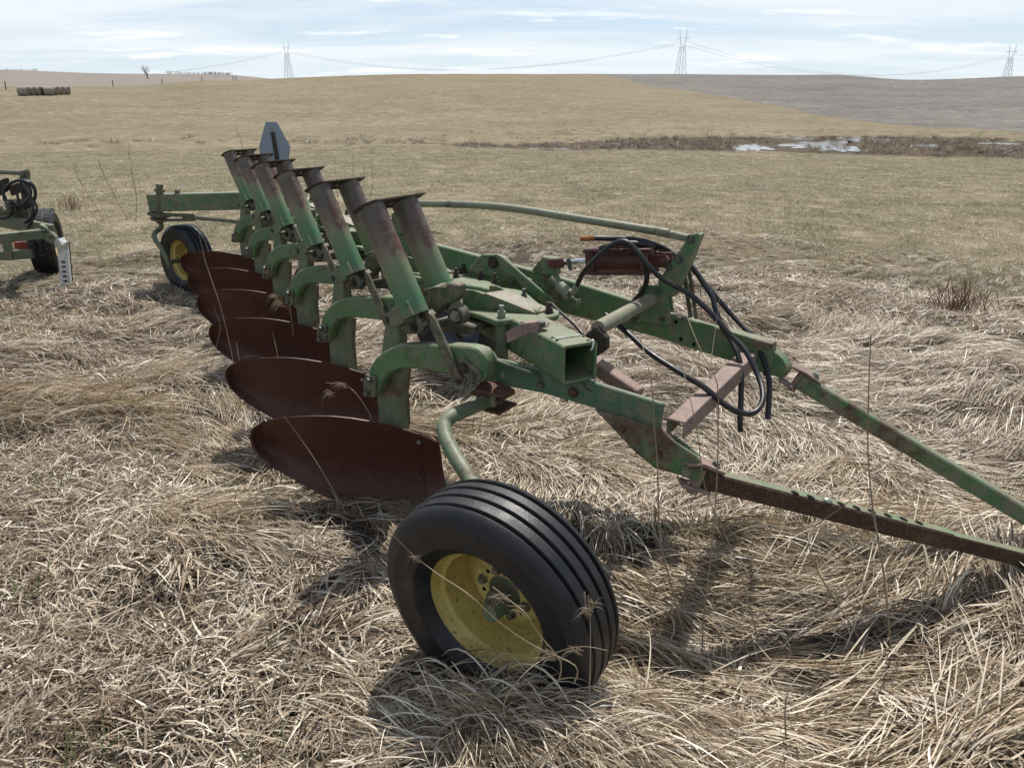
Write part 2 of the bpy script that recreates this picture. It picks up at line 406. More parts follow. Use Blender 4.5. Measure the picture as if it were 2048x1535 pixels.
def plow_boundary(a):
    """range at which the ploughed ground starts, by bearing"""
    u = 1024+1597*np.tan(np.clip(a, -1.2, 1.2))
    rb = np.interp(u, [-2500, 0, 200, 360, 470, 560, 1090, 1130, 1300, 1480, 1640, 1850, 2048, 2600, 4500], [190, 205, 215, 262, 330, 900, 900, 420, 262, 190, 136, 112, 100, 100, 110])
    return rb
def zones(x, y):
    r = np.hypot(x, y); a = np.arctan2(x, y); u = 1024+1597*np.tan(np.clip(a, -1.3, 1.3))
    nz = fbm(x/4., y/4.)-.5; nz2 = fbm(x/18.+9, y/18.)-.5
    thatch = np.clip((11.4+7*nz+2.0*nz2-r)/4.0, 0, 1)
    rb = plow_boundary(a)
    plowed = np.clip((r*(1+.05*nz2)-rb)/(rb*.02), 0, 1)
    mr0 = np.interp(u, [0, 700, 950, 1100, 1400, 2048, 3000], [66, 66, 60, 57.5, 58, 56, 50]); mr1 = np.interp(u, [0, 700, 950, 1200, 1500, 1700, 2048, 3000], [72, 71, 68, 74, 86, 90, 90, 88])
    n3 = fbm(x/3.+2, y/3.)-.5
    marsh = np.clip((r+6*n3-mr0)/2, 0, 1)*np.clip((mr1-r+14*n3)/4, 0, 1)
    marsh = marsh*np.interp(u, [0, 700, 950, 1300], [.1, .1, .75, 1])
    return thatch, plowed*(1-thatch), marsh
# --- one sheet, split by what grows on it
rings = [0.0]; r_ = .45
while r_ < 3400: rings.append(r_); r_ *= 1.017 if r_ < 520 else 1.05
rings = np.array(rings)
azs = np.concatenate([np.radians(np.arange(-180, -44, 4.0)), np.radians(np.arange(-44, 44, .22)), np.radians(np.arange(44, 180, 4.0))])
RR, AA = np.meshgrid(rings[1:], azs, indexing='ij')
X = RR*np.sin(AA); Y = RR*np.cos(AA); Z = ground_z(X, Y)
th, pw, ms = zones(X, Y)
Z = Z-.06*ms                                       # the slough lies a little lower
nr, na = X.shape
verts = np.stack([X, Y, Z], -1).reshape(-1, 3)
verts = np.vstack([verts, [[0, 0, gz(0, 0)]]])
ii, jj = np.meshgrid(np.arange(nr-1), np.arange(na), indexing='ij'); j2 = (jj+1) % na
quads = np.stack([ii*na+jj, (ii+1)*na+jj, (ii+1)*na+j2, ii*na+j2], -1).reshape(-1, 4)
zone = np.where(pw[:-1] > .5, 1, np.where(ms[:-1] > .5, 2, 0)).reshape(-1)
leftside = (X[:-1] < 0).reshape(-1)
def ground_mat():
    m, t, b = mat('prairie_ground')
    def attr(n):
        a = t.nodes.new('ShaderNodeAttribute'); a.attribute_name = n; return a.outputs['Fac']
    P = wpos(t).outputs['Position']
    # pasture: cropped tan grass with a flush of green
    g1 = tnoise(t, .35, 7, .68, P); g2 = tnoise(t, 9, 6, .75, P); g0 = tnoise(t, .045, 6, .62, P)
    past = ramp(t, g2, [(.22, (.115, .10, .068)), (.5, (.235, .20, .145)), (.78, (.37, .325, .245))])
    past = mix(t, ramp(t, g1, [(.42, BW(0)), (.68, BW(.5))]), past, (.135, .15, .07))
    past = mix(t, ramp(t, g0, [(.40, BW(0)), (.64, BW(.55))]), past, (.15, .125, .075))
    mps = t.nodes.new('ShaderNodeMapping'); mps.inputs['Scale'].default_value = (.5, .75, .4); t.links.new(P, mps.inputs[0])
    st_ = tnoise(t, .8, 4, .8, mps.outputs[0]); st2 = tnoise(t, .10, 4, .78, mps.outputs[0])
    past = mix(t, ramp(t, st_, [(.48, BW(0)), (.66, BW(.6))]), past, (.36, .31, .235))
    past = mix(t, ramp(t, st2, [(.44, BW(0)), (.62, BW(.7))]), past, (.135, .122, .07))
    past = mix(t, ramp(t, tnoise(t, 1.6, 5, .7, P), [(.60, BW(0)), (.74, BW(.6))]), past, (.15, .115, .075))
    # dead thatch
    tha = ramp(t, tnoise(t, 45, 6, .75, P), [(.25, (.025, .02, .015)), (.55, (.07, .056, .042)), (.8, (.18, .15, .11))])
    # cultivated earth with pale stubble in rows
    mp = t.nodes.new('ShaderNodeMapping'); mp.inputs['Scale'].default_value = (.16, .7, .5); mp.inputs['Rotation'].default_value = (0, 0, R(8)); t.links.new(P, mp.inputs[0])
    row = tnoise(t, 1.6, 6, .75, mp.outputs[0])
    pl_ = ramp(t, row, [(.32, (.078, .07, .062)), (.5, (.145, .13, .117)), (.68, (.28, .26, .235))])
    pl_ = mix(t, ramp(t, tnoise(t, .9, 4, .85, P), [(.54, BW(0)), (.66, BW(.75))]), pl_, (.36, .33, .29))
    pl_ = mix(t, ramp(t, tnoise(t, .03, 3, .6, P), [(.45, BW(0)), (.65, BW(.5))]), pl_, (.10, .088, .078))
    pl2 = mix(t, .55, pl_, (.27, .235, .20))
    mar = ramp(t, tnoise(t, 1.1, 7, .75, P), [(.25, (.035, .026, .018)), (.55, (.10, .075, .05)), (.8, (.22, .165, .11))])
    past = mix(t, ramp(t, tnoise(t, .33, 4, .8, P), [(.46, BW(0)), (.58, BW(.55))]), past, (.14, .122, .08))
    past = mix(t, ramp(t, tnoise(t, .9, 4, .85, P), [(.52, BW(0)), (.62, BW(.6))]), past, (.40, .355, .27))
    past = mix(t, .12, past, (.22, .2, .175)); past = mix(t, 1.0, past, (.93, .88, .79), 'MULTIPLY')
    col = mix(t, attr('thatch'), past, tha)
    edge = mth(t, 'ADD', attr('plowed'), mth(t, 'MULTIPLY', mth(t, 'SUBTRACT', tnoise(t, .25, 5, .7, P), .5), .8))
    pm = ramp(t, edge, [(.42, BW(0)), (.58, BW(1))])
    col = mix(t, pm, col, mix(t, attr('tan'), pl_, pl2))
    me_ = mth(t, 'ADD', attr('marsh'), mth(t, 'MULTIPLY', mth(t, 'SUBTRACT', tnoise(t, .7, 5, .7, P), .5), .9))
    col = mix(t, ramp(t, me_, [(.38, BW(0)), (.7, BW(1))]), col, mar)
    t.links.new(col, b.inputs['Base Color']); b.inputs['Roughness'].default_value = .95; b.inputs['Specular IOR Level'].default_value = .12
    h = mth(t, 'ADD', tnoise(t, 2.5, 8, .75, P), mth(t, 'MULTIPLY', tnoise(t, .5, 4, .6, P), 1.5))
    bump(t, b, h, .55, .22); return m
GM = ground_mat()
tan = np.clip(-(X)/30+.2, 0, 1)
att = {'thatch': th, 'plowed': pw, 'marsh': ms, 'tan': tan}
def sheet(name, sel, extra=None):
    q = quads[sel]; used, inv = np.unique(q, return_inverse=True); q = inv.reshape(q.shape)
    vs = verts[used]; f = [tuple(int(i) for i in a) for a in q]
    if extra is not None:
        k = len(vs); vs = np.vstack([vs, verts[-1:]]); idx = {int(a): i for i, a in enumerate(used)}
        f += [(k, idx[j], idx[(j+1) % na]) for j in range(na)]
    me = bpy.data.meshes.new(name); me.from_pydata(vs.tolist(), [], f); me.update()
    for n, a in att.items():
        fl = np.append(a.reshape(-1), a.reshape(-1)[0]).astype(np.float32)
        at = me.attributes.new(n, 'FLOAT', 'POINT'); at.data.foreach_set('value', fl[used] if extra is None else np.append(fl[used], fl[-1]))
    me.shade_smooth(); me.materials.append(GM)
    o = bpy.data.objects.new(name, me); C.objects.link(o); o['kind'] = 'structure'; return o
sheet('ground', zone == 0, 1)
sheet('plowed_field', (zone == 1) & ~leftside)
sheet('stubble_field', (zone == 1) & leftside)
sheet('marsh', zone == 2)
# water lying in the slough
def water_mat():
    m, t, b = mat('shallow_water'); b.inputs['Base Color'].default_value = (.10, .11, .11, 1); b.inputs['Roughness'].default_value = .06
    b.inputs['Specular IOR Level'].default_value = .8
    bump(t, b, tnoise(t, 3, 3), .05, .02); return m
WM = water_mat(); PUD = []
def puddle(u0, u1, v0, v1, seed):
    rr = random.Random(seed); zc = None
    a0 = math.atan((u0-1024)/1597); a1 = math.atan((u1-1024)/1597)
    def rng_of(u, v):     # range where the sight line meets the slough floor (about z=-1.68)
        return (CAM_H+1.66)/((v-205)/1597.)
    rn, rf = rng_of(0, v1), rng_of(0, v0); n = 44; pts = []
    ca, ra = (a0+a1)/2, (rn+rf)/2
    for k in range(n):
        t = 2*math.pi*k/n; q = 1+.75*(rr.random()-.5)+.25*math.sin(3*t+seed)
        a = ca+(a1-a0)/2*math.cos(t)*q; r = ra+(rf-rn)/2*math.sin(t)*q
        pts.append((r*math.sin(a), r*math.cos(a)))
    zz = -1.708
    c = (sum(p[0] for p in pts)/n, sum(p[1] for p in pts)/n)
    vs = [V((c[0], c[1], zz))]+[V((x, y, zz)) for x, y in pts]
    return vs, [[0, 1+k, 1+(k+1) % n] for k in range(n)], zz
for i, (u0, u1, v0, v1) in enumerate([(1476, 1552, 280, 291), (1592, 1732, 272, 288), (1560, 1640, 266, 270), (1690, 1738, 263, 272), (1050, 1135, 290, 294.5), (960, 1012, 289, 293), (1970, 2070, 268, 272), (1850, 1900, 274, 278), (1745, 1800, 266, 269), (1640, 1700, 260.5, 263), (30, 130, 272, 274.5)]):
    vs, fs, zz = puddle(u0, u1, v0, v1, i+3)
    o = put('water', (vs, fs), WM, None, None); o['kind'] = 'structure'; PUD.append([(v.x, v.y) for v in vs[1:]])

# ================================================================== THE PLOUGH
PLOW = Thing('moldboard_plow', (-.9, 4.2, gz(-.9, 4.2)), 'big green six-bottom moldboard plow with rusty boards standing in the dry grass', 'plow')
UN = []                                                  # parts of one bottom, copied along the beam later
def unit(o): UN.append(o); return o
def pts_l(L, *a): return [pl(u, v, L) for u, v in a]
NL = -LW                                                 # the side that faces the camera

# --- moldboard: rows of pixels from the top edge to the cutting edge, each with its depth across the plough
def board(cols, thick):
    """cols: list of (u_top, v_top, u_bot, v_bot, L_top, L_bot); 9 rows, hollow in between"""
    nv = 9; vs = []; n = len(cols)
    for (ut, vt, ub, vb, Lt, Lb) in cols:
        for j in range(nv):
            t = j/(nv-1); L = Lt+(Lb-Lt)*t + .045*math.sin(math.pi*t)*min(1, abs(vb-vt)/90)
            vs.append(pl(ut+(ub-ut)*t, vt+(vb-vt)*t, L))
    k = len(vs); nrm = []
    vs2 = [p+LW*thick*.8+FW*thick*.4 for p in vs]
    fs = []
    idx = lambda i, j: i*nv+j
    for i in range(n-1):
        for j in range(nv-1):
            fs.append([idx(i, j), idx(i+1, j), idx(i+1, j+1), idx(i, j+1)])
            fs.append([k+idx(i, j+1), k+idx(i+1, j+1), k+idx(i+1, j), k+idx(i, j)])
    for i in range(n-1):
        fs.append([idx(i, 0), k+idx(i, 0), k+idx(i+1, 0), idx(i+1, 0)]); fs.append([idx(i, nv-1), idx(i+1, nv-1), k+idx(i+1, nv-1), k+idx(i, nv-1)])
    for j in range(nv-1):
        fs.append([idx(0, j), idx(0, j+1), k+idx(0, j+1), k+idx(0, j)]); fs.append([idx(n-1, j), k+idx(n-1, j), k+idx(n-1, j+1), idx(n-1, j+1)])
    return vs+vs2, fs
def LB(u): return 1.69+(2.16-1.69)*max(0, min(1, (u-499)/(885-499)))**.9
topc = [(499, 873), (502, 862), (509, 853), (522, 845), (545, 838), (580, 833.5), (620, 831.5), (660, 832), (700, 836), (740, 842.5), (780, 851), (815, 861), (837, 868)]
botc = [(499, 876), (502, 888), (508, 900), (520, 914), (545, 934), (580, 955), (620, 976), (655, 996), (700, 1006), (745, 1010), (790, 1012), (825, 1012), (851, 1010)]
cols = []
for (ut, vt), (ub, vb) in zip(topc, botc):
    cols.append((ut, vt, ub, vb, LB(ut)-.03*min(1, (vb-vt)/120), LB(ub)+.0))
mb = unit(put('moldboard', board(cols, .012), M['mold'], PLOW, 50))
cols = [(840.5, 869.5, 854.5, 1010, LB(840)-.03, LB(854)), (856, 876, 872, 1006, LB(856)-.03, LB(872)), (873, 884, 890, 1002, LB(873)-.03, LB(890))]
put('shin', board(cols, .014), M['mold'], mb, 50)
bolt(mb, pl(838, 884, 2.075), NL, .007, .003, 'bolt_light')
# --- standard (upright leg), behind the curved arm
st = unit(put('standard', prism(pts_l(2.06, (770, 640), (797, 640), (798, 690), (803, 735), (797, 775), (795, 815), (802, 868), (775, 895), (757, 850), (753, 800), (757, 745), (763, 690)), LW*.055), M['green_grey'], PLOW, 30, .006))
unit(put('frog', prism(pts_l(2.115, (800, 735), (808, 735), (803, 790), (806, 850), (800, 880), (790, 870), (786, 800), (790, 760)), LW*.05), M['dirtygreen'], PLOW, 30, .004))
# --- curved arm with its clamp block
arm = unit(put('support_arm', prism(pts_l(2.0, (735, 750), (741, 730), (752, 715), (768, 702), (784, 694), (800, 690), (850, 689), (905, 691), (940, 694), (955, 699), (968, 712), (974, 730), (972, 752), (965, 765), (948, 763), (928, 757), (905, 750), (870, 744), (830, 738), (800, 737), (785, 742), (772, 752), (762, 765), (757, 785), (748, 796), (736, 780)), LW*.055), M['green'], PLOW, 30, .006))
cl = put('clamp_block', prism(pts_l(1.985, (730, 749), (743, 751), (751, 757), (749, 793), (742, 796), (728, 789), (725, 770)), LW*.02), M['dirtygreen'], arm, 30, .004)
bolt(arm, pl(739, 760, 1.985), NL, .0125, .012, 'bolt'); bolt(arm, pl(735, 785, 1.985), NL, .0125, .012, 'bolt')
pv = put('pivot_plate', prism(pts_l(1.985, (916, 722), (922, 713), (960, 746), (962, 757), (950, 766), (930, 757), (918, 740)), LW*.018), M['dirtygreen'], arm, 30, .004)
bolt(arm, pl(927, 735, 1.985), NL, .016, .010, 'darkbolt'); bolt(arm, pl(946, 752, 1.985), NL, .013, .014, 'bolt')
# --- spring tubes
def tube_obj(name, p0, p1, r, parent, m, thick=.006):
    p0, p1 = V(p0), V(p1); d = (p1-p0); n = 15; s, u = frame(d); seg = 28; vs, fs = [], []
    for i in range(n+1):
        for k in range(seg):
            a = 2*math.pi*k/seg; vs.append(p0+d*(i/n)+(s*math.cos(a)+u*math.sin(a))*r)
    q = len(vs)
    for i in (0, n):
        for k in range(seg):
            a = 2*math.pi*k/seg; vs.append(p0+d*(i/n)+(s*math.cos(a)+u*math.sin(a))*(r-thick))
    for i in range(n):
        for k in range(seg): fs.append([i*seg+k, i*seg+(k+1) % seg, (i+1)*seg+(k+1) % seg, (i+1)*seg+k])
    for k in range(seg):
        k2 = (k+1) % seg
        fs.append([k, q+k, q+k2, k2]); fs.append([n*seg+k, n*seg+k2, q+seg+k2, q+seg+k]); fs.append([q+k, q+seg+k, q+seg+k2, q+k2])
    o = put(name, (vs, fs), m, parent, 40)
    me = o.data; wr = np.zeros(len(me.vertices), np.float32); sd = np.zeros(len(me.vertices), np.float32)
    for i, v in enumerate(vs):
        t = (v-p0).dot(d)/d.length_squared; wr[i] = t
        e = (v-p0-d*t).normalized(); sd[i] = max(0, min(1, (e.dot(V((.8, -.1, .6)))-.1)*1.6))
    for n_, a in (('wear', wr), ('side', sd)): me.attributes.new(n_, 'FLOAT', 'POINT').data.foreach_set('value', a)
    return o
T0, T1 = pl(832, 630, 2.02), pl(741, 414, 2.02)
SEP = LW*.185
TR = .052
tA = unit(tube_obj('spring_tube', T0, T1, TR, PLOW, M['green_tube']))
tB = unit(tube_obj('spring_tube', T0+SEP, T1+SEP, TR, PLOW, M['green_tube']))
ax = (T1-T0).normalized(); fx = ax.cross(LW).normalized()
if fx.dot(FW) < 0: fx = -fx                               # forward edge of the cap
def holed(outer, holes, off):
    """flat plate with real holes, extruded by off"""
    bm = bmesh.new(); ed = []
    for lp in [outer]+holes:
        vv = [bm.verts.new(p) for p in lp]
        ed += [bm.edges.new((vv[i], vv[(i+1) % len(vv)])) for i in range(len(vv))]
    g = bmesh.ops.triangle_fill(bm, edges=ed, use_beauty=True)
    fc = [f for f in g['geom'] if isinstance(f, bmesh.types.BMFace)]
    ex = bmesh.ops.extrude_face_region(bm, geom=fc)
    bmesh.ops.translate(bm, verts=[v for v in ex['geom'] if isinstance(v, bmesh.types.BMVert)], vec=off)
    bm.verts.index_update(); r = [v.co.copy() for v in bm.verts], [[v.index for v in f.verts] for f in bm.faces]; bm.free(); return r
capc = [T1+NL*.060+fx*-.035, T1+NL*.064+fx*.0, T1+NL*.05+fx*.042, T1+NL*.02+fx*.060, T1+SEP+LW*.064+fx*.060, T1+SEP+LW*.064+fx*-.03, T1+SEP+LW*.03+fx*-.056, T1+SEP+fx*-.06, T1+SEP-LW*.035+fx*-.05, T1+LW*.035+fx*-.05, T1+LW*.0+fx*-.06, T1+NL*.035+fx*-.054]
hl = [[T1+SEP*q+fx*.002+LW*a+fx*b for a, b in ((-.012, -.009), (.012, -.009), (.014, 0), (.012, .009), (-.012, .009), (-.014, 0))] for q in (.38, .62)]
cap = unit(put('spring_cap', holed(capc, hl, ax*.006), M['darkbolt'], PLOW, 30))
# bracket from the tube to the standard
br = unit(put('tube_bracket', prism(pts_l(1.995, (766, 632), (798, 605), (812, 622), (826, 636), (792, 652), (775, 652), (766, 645)), LW*.02), M['green_grey'], PLOW, 30, .003))
bolt(br, pl(772, 640, 1.995), NL, .013, .006, 'bolt')
unit(put('tube_strap', prism(pts_l(1.965, (806, 606), (818, 634), (826, 631), (813, 602)), LW*.012), M['green'], PLOW, 30, .002))
# trip linkage under the tubes
tg = unit(put('trip_toggle', join(prism(pts_l(2.04, (800, 655), (822, 640), (852, 622), (862, 630), (858, 655), (838, 668), (812, 668)), LW*.035), cyl(pl(845, 645, 2.02), pl(845, 645, 2.16), .018, 14), cyl(pl(826, 655, 2.02), pl(826, 655, 2.12), .014, 12)), M['dirtygreen'], PLOW, 30))
bolt(tg, pl(846, 640, 2.03), NL, .011, .008, 'darkbolt'); bolt(tg, pl(826, 655, 2.02), NL, .010, .008, 'darkbolt')
unit(put('spring_rod', join(cyl(T0-ax*.06, T0+ax*.05, .011, 10), sweep([T0-ax*.06+LW*.02, T0-ax*.075, T0-ax*.06-LW*.02], .007, 8)), M['bolt'], PLOW))
unit(put('spring_rod', cyl(T0+SEP-ax*.06, T0+SEP+ax*.05, .011, 10), M['bolt'], PLOW))
lk = unit(put('trip_link', prism(pts_l(1.975, (861, 628), (870, 640), (903, 715), (921, 757), (925, 765), (917, 771), (908, 765), (886, 718), (862, 660), (858, 634)), LW*.014), M['dirtygreen'], PLOW, 30, .002))
bolt(lk, pl(917, 763, 1.975), NL, .009, .006, 'darkbolt')
lk2 = unit(put('trip_link', beam(pl(905, 650, 2.25), pl(932, 705, 2.2), .012, .022, LW), M['dirtygreen'], PLOW, 30, .002))
# pivot casting between standard and beam
pb = unit(put('pivot_boss', lathe([(0, 0), (0, .034), (.005, .038), (.045, .038), (.045, 0)], pl(909, 632, 2.10), LW, 24), M['dirtygreen'], PLOW))
put('washer', lathe([(-.004, 0), (-.004, .030), (0, .031)], pl(911, 632, 2.10), LW, 20), M['darkbolt'], pb)
bolt(pb, pl(910, 632, 2.094), NL, .0165, .010, 'bolt_light')
unit(put('frame_bracket', prism(pts_l(2.16, (858, 644), (900, 641), (948, 652), (950, 669), (900, 665), (858, 662)), LW*.14), M['dirtygreen'], PLOW, 30, .006))
unit(put('hook_casting', prism(pts_l(2.12, (845, 618), (852, 590), (868, 576), (893, 566), (915, 569), (919, 588), (908, 604), (885, 612), (862, 640)), LW*.05), M['dirtygreen'], PLOW, 30, .006))
unit(put('casting_tongue', prism([pl(848, 578, 2.13), pl(868, 573, 2.12), pl(893, 572, 2.11), pl(897, 566, 2.19), pl(880, 562, 2.21), pl(855, 568, 2.2)], UP*-.008), M['pale_tube'], PLOW, 30, .002))

# --- main beam: open square tube
BS = .132
bd = DD; bs = bd.cross(UP).normalized(); bu = bs.cross(bd).normalized()   # bs points right-forward
BC = pl(1160, 725, 2.075)
blen = .84*5+.62
def hollow(p0, p1, s, u, w, h, t, rr=.012):
    vs, fs = [], []
    def ring(p, ww, hh, r):
        o = []
        for a, b, q in ((1, 1, 0), (-1, 1, 90), (-1, -1, 180), (1, -1, 270)):
            for k in range(4):
                an = R(q+k*30); o.append(p+s*(a*(ww/2-r)+r*math.cos(an))+u*(b*(hh/2-r)+r*math.sin(an)))
        return o
    A = ring(p0, w, h, rr); B = ring(p1, w, h, rr); Ci = ring(p0, w-2*t, h-2*t, rr*.6); Di = ring(p1, w-2*t, h-2*t, rr*.6)
    n = len(A); vs = A+B+Ci+Di
    for k in range(n):
        k2 = (k+1) % n
        fs += [[k, k2, n+k2, n+k], [2*n+k, 3*n+k, 3*n+k2, 2*n+k2], [k, 2*n+k, 2*n+k2, k2], [n+k, n+k2, 3*n+k2, 3*n+k]]
    return vs, fs
mbm = put('main_beam', hollow(BC, BC+bd*blen, bs, bu, BS, BS, .009), M['green'], PLOW, 30)
# name plate, its four rivet holes and a plastic tie at the open end
def on_beam(a, b): return BC+bd*a+bs*b+bu*(BS/2+.0012)
np_ = put('serial_plate', prism([on_beam(.075, -.045), on_beam(.092, -.045), on_beam(.092, .045), on_beam(.075, .045)], bu*.0015), M['bolt_light'], mbm, None)
for a, b in ((.065, -.052), (.10, -.05), (.065, .05), (.018, .04)):
    put('hole', disc(on_beam(a, b)-bu*.0005, bu, .006, .0012, 12), M['holes'], mbm, None)
put('cable_tie', sweep(smoothpath([on_beam(.012, .048), on_beam(-.004, .046)+bu*.004, on_beam(-.006, .044)-bu*.018, on_beam(.004, .043)-bu*.03]), .0035, 6), M['zip'], mbm)
put('wire_loop', sweep(smoothpath([BC+bs*.05-bu*.06, BC+bs*.07-bu*.085-bd*.01, BC+bs*.05-bu*.105-bd*.012, BC+bs*.02-bu*.09-bd*.01, BC+bs*.015-bu*.07]), .0022, 6), M['darkbolt'], mbm)
# steel strap bolted on top
stp = put('top_strap', prism([pz(1082, 655, .835), pz(1100, 648, .835), pz(1075, 640, .845), pz(1040, 646, .845)], UP*.006), M['rustpink'], PLOW, 30, .001)
put('bent_tab', prism([pl(1012, 664, 2.02), pl(1040, 648, 2.03), pl(1078, 643, 2.06), pl(1075, 662, 2.05), pl(1045, 672, 2.03), pl(1014, 686, 2.02)], LW*.01), M['rustpink'], stp, 30, .001)
bolt(stp, pz(1082, 652, .846), UP, .018, .015, 'bolt')
# --- clamp plate on top of the beam (with webs and sloping cover), one for each bottom
ZP = .83
plate = unit(put('clamp_plate', prism([pz(u, v, ZP) for u, v in ((932, 621), (960, 629), (992, 641), (1040, 637), (1100, 633), (1117, 629), (1119, 621), (1106, 615), (1062, 606), (1010, 590), (962, 574), (925, 575), (915, 590))], UP*-.022), M['green'], PLOW, 30, .004))
p1_, p2_, p3_ = pz(930, 615, ZP), pz(1072, 629, ZP), pz(1100, 620, ZP)
hgt = pl(913, 574, p1_.dot(LW)).z-ZP
web = unit(put('plate_web', prism([p1_-FW*.01, p2_, p2_+UP*.004, p1_+(p2_-p1_)*.45+UP*hgt*.62, p1_+(p2_-p1_)*.12+UP*(hgt*.95), p1_-FW*.02+UP*hgt*.9], (LW*.010)), M['green'], PLOW, 30, .003))
q1_ = p1_+LW*.12+FW*.03
unit(put('plate_web', prism([q1_, p3_, p3_+UP*.004, q1_+(p3_-q1_)*.4+UP*hgt*.62, q1_+(p3_-q1_)*.12+UP*hgt*.92, q1_+UP*hgt*.9], LW*.010), M['green'], PLOW, 30, .003))
unit(put('cover_plate', prism([p1_+(p2_-p1_)*.28+UP*hgt*.86, p2_+UP*.006, p3_+UP*.006, q1_+(p3_-q1_)*.30+UP*hgt*.80], UP*-.006), M['dustypanel'], PLOW, 30, .001))
sp1 = pz(1003, 634, ZP)
b1 = unit(bolt(PLOW, sp1, UP, .017, .02, 'bolt_light', True, 'stud')); b2 = unit(bolt(PLOW, pz(1098, 625, ZP), UP, .016, .018, 'darkbolt', True, 'stud'))
b3 = unit(bolt(PLOW, pz(1048, 599, ZP+.005), UP, .014, .02, 'bolt', True, 'stud'))
# tail washers and cap-screws behind each clamp
for (u, v) in ((912, 552), (962, 556), (990, 563)):
    unit(bolt(PLOW, pz(u, v, .85), UP, .013, .016, 'darkbolt', True, 'stud'))
unit(put('rear_clamp', prism([pz(u, v, .845) for u, v in ((905, 566), (960, 574), (1020, 590), (1052, 612), (1075, 622), (1085, 612), (1050, 582), (1030, 578), (1000, 574), (975, 560), (930, 552), (905, 553))], UP*-.035), M['green'], PLOW, 30, .004))
# spacer sleeve on the long clamp bolt
unit(put('spacer_sleeve', cyl(sp1-UP*.022, V((sp1.x, sp1.y, .655)), .0245, 18), M['green_grey'], PLOW))

# --- near hitch bar under the front of the beam
LN = 2.10
nb = put('hitch_bar', prism(pts_l(LN, (955, 690), (972, 696), (985, 706), (992, 719), (1010, 722), (1060, 733), (1120, 750), (1190, 766), (1326, 808), (1318, 863), (1250, 838), (1182, 814), (1080, 785), (1000, 770), (965, 764)), LW*.022), M['teal'], PLOW, 30, .004)
put('flange', prism([pl(992, 719, LN-.045), pl(1062, 742, LN-.05), pl(1082, 752, LN-.01), pl(1086, 752, LN+.05), pl(1010, 722, LN+.05)], UP*-.010), M['teal'], nb, 30, .002)
for u, v, r, m in ((1009, 750, .0125, 'bolt_light'), (1082, 768, .0115, 'bolt'), (1147, 784, .015, 'rust')): bolt(nb, pl(u, v, LN), NL, r, .010, m)
db = put('drop_bracket', prism(pts_l(LN-.014, (1188, 818), (1250, 836), (1300, 854), (1322, 858), (1348, 884), (1392, 912), (1404, 930), (1405, 950), (1392, 965), (1362, 951), (1310, 937), (1270, 905), (1235, 868)), LW*.014), M['green_bare'], PLOW, 30, .003)
bolt(db, pl(1375, 943, LN-.014), NL, .0135, .010, 'bolt_light'); bolt(db, pl(1245, 857, LN-.014), NL, .010, .008, 'rust'); bolt(db, pl(1318, 905, LN-.014), NL, .008, .008, 'rust')
db2 = put('drop_bracket', prism(pts_l(LN+.045, (1322, 862), (1345, 872), (1372, 890), (1395, 908), (1412, 930), (1412, 950), (1380, 950), (1330, 900)), LW*.014), M['green'], PLOW, 30, .003)
# channel between the two hitch bars
CA, CB = pl(1352, 842, 2.14), pl(1497, 705, 2.775)
cw = .062
chd = (CB-CA).normalized(); chs = chd.cross(UP).normalized()
ch = put('cross_channel', join(beam(CA, CB, cw, .008), beam(CA+chs*(cw/2-.003)-UP*.031, CB+chs*(cw/2-.003)-UP*.031, .007, .053)), M['rustpink'], PLOW, 30, .003)
put('channel_lip', beam(CA-chs*(cw/2-.003)-UP*.031, CB-chs*(cw/2-.003)-UP*.031, .007, .053), M['green_grey'], ch, 30, .001)
put('end_plate', prism([pl(1322, 858, 2.12), pl(1345, 878, 2.12), pl(1345, 905, 2.12), pl(1322, 880, 2.12)], LW*.02), M['rustpink'], ch, 30, .002)
put('rear_brace', beam(pl(1180, 722, 2.30), pl(1278, 790, 2.26), .05, .05), M['rustpink'], PLOW, 30, .004)
# --- far hitch bar
LF = 2.79
fb = put('hitch_bar', prism(pts_l(LF, (790, 455), (860, 487), (900, 497), (1000, 524), (1120, 556), (1250, 597), (1340, 628), (1480, 668), (1545, 690), (1543, 738), (1500, 734), (1440, 716), (1330, 680), (1230, 652), (1120, 625), (1000, 580), (900, 540), (790, 510)), LW*.035), M['green'], PLOW, 30, .005)
put('bar_cap', prism([pl(1455, 661, LF-.006), pl(1545, 688, LF-.006), pl(1545, 703, LF-.006), pl(1455, 676, LF-.006)], LW*.06), M['green_rusty'], fb, 30, .003)
fb2 = put('bar_end', prism(pts_l(LF+.01, (1500, 690), (1545, 700), (1565, 718), (1578, 742), (1570, 755), (1545, 752), (1500, 738)), LW*.06), M['green'], PLOW, 30, .004)
for u, v in ((1352, 643), (1362, 678), (1388, 688), (1530, 747), (1115, 585)): put('hole', disc(pl(u, v, LF-.001), NL, .008, .0015, 12), M['holes'], fb, None)
# cross tube and its plates
CT0, CT1 = pl(1196, 656, 2.26), pl(1306, 596, LF-.012)
ct = put('cross_tube', cyl(CT0, CT1, .0265, 20), M['pale_tube'], PLOW)
put('collar', lathe([(-.004, .026), (-.004, .036), (.008, .036), (.008, .026)], CT1-LW*.006, LW, 24), M['green'], ct)
put('tube_socket', prism([pl(1168, 672, 2.24), pl(1190, 652, 2.24), pl(1212, 676, 2.24), pl(1212, 700, 2.24), pl(1190, 715, 2.24)], LW*.03), M['darkbolt'], ct, 30, .003)
tp = put('mast_plate', prism(pts_l(LF-.016, (1281, 571), (1328, 571), (1336, 600), (1342, 652), (1250, 640), (1264, 612)), LW*.014), M['green'], PLOW, 30, .003)
for u, v in ((1274, 631), (1325, 638), (1268, 640), (1315, 582)): bolt(tp, pl(u, v, LF-.016), NL, .009, .007, 'bolt')
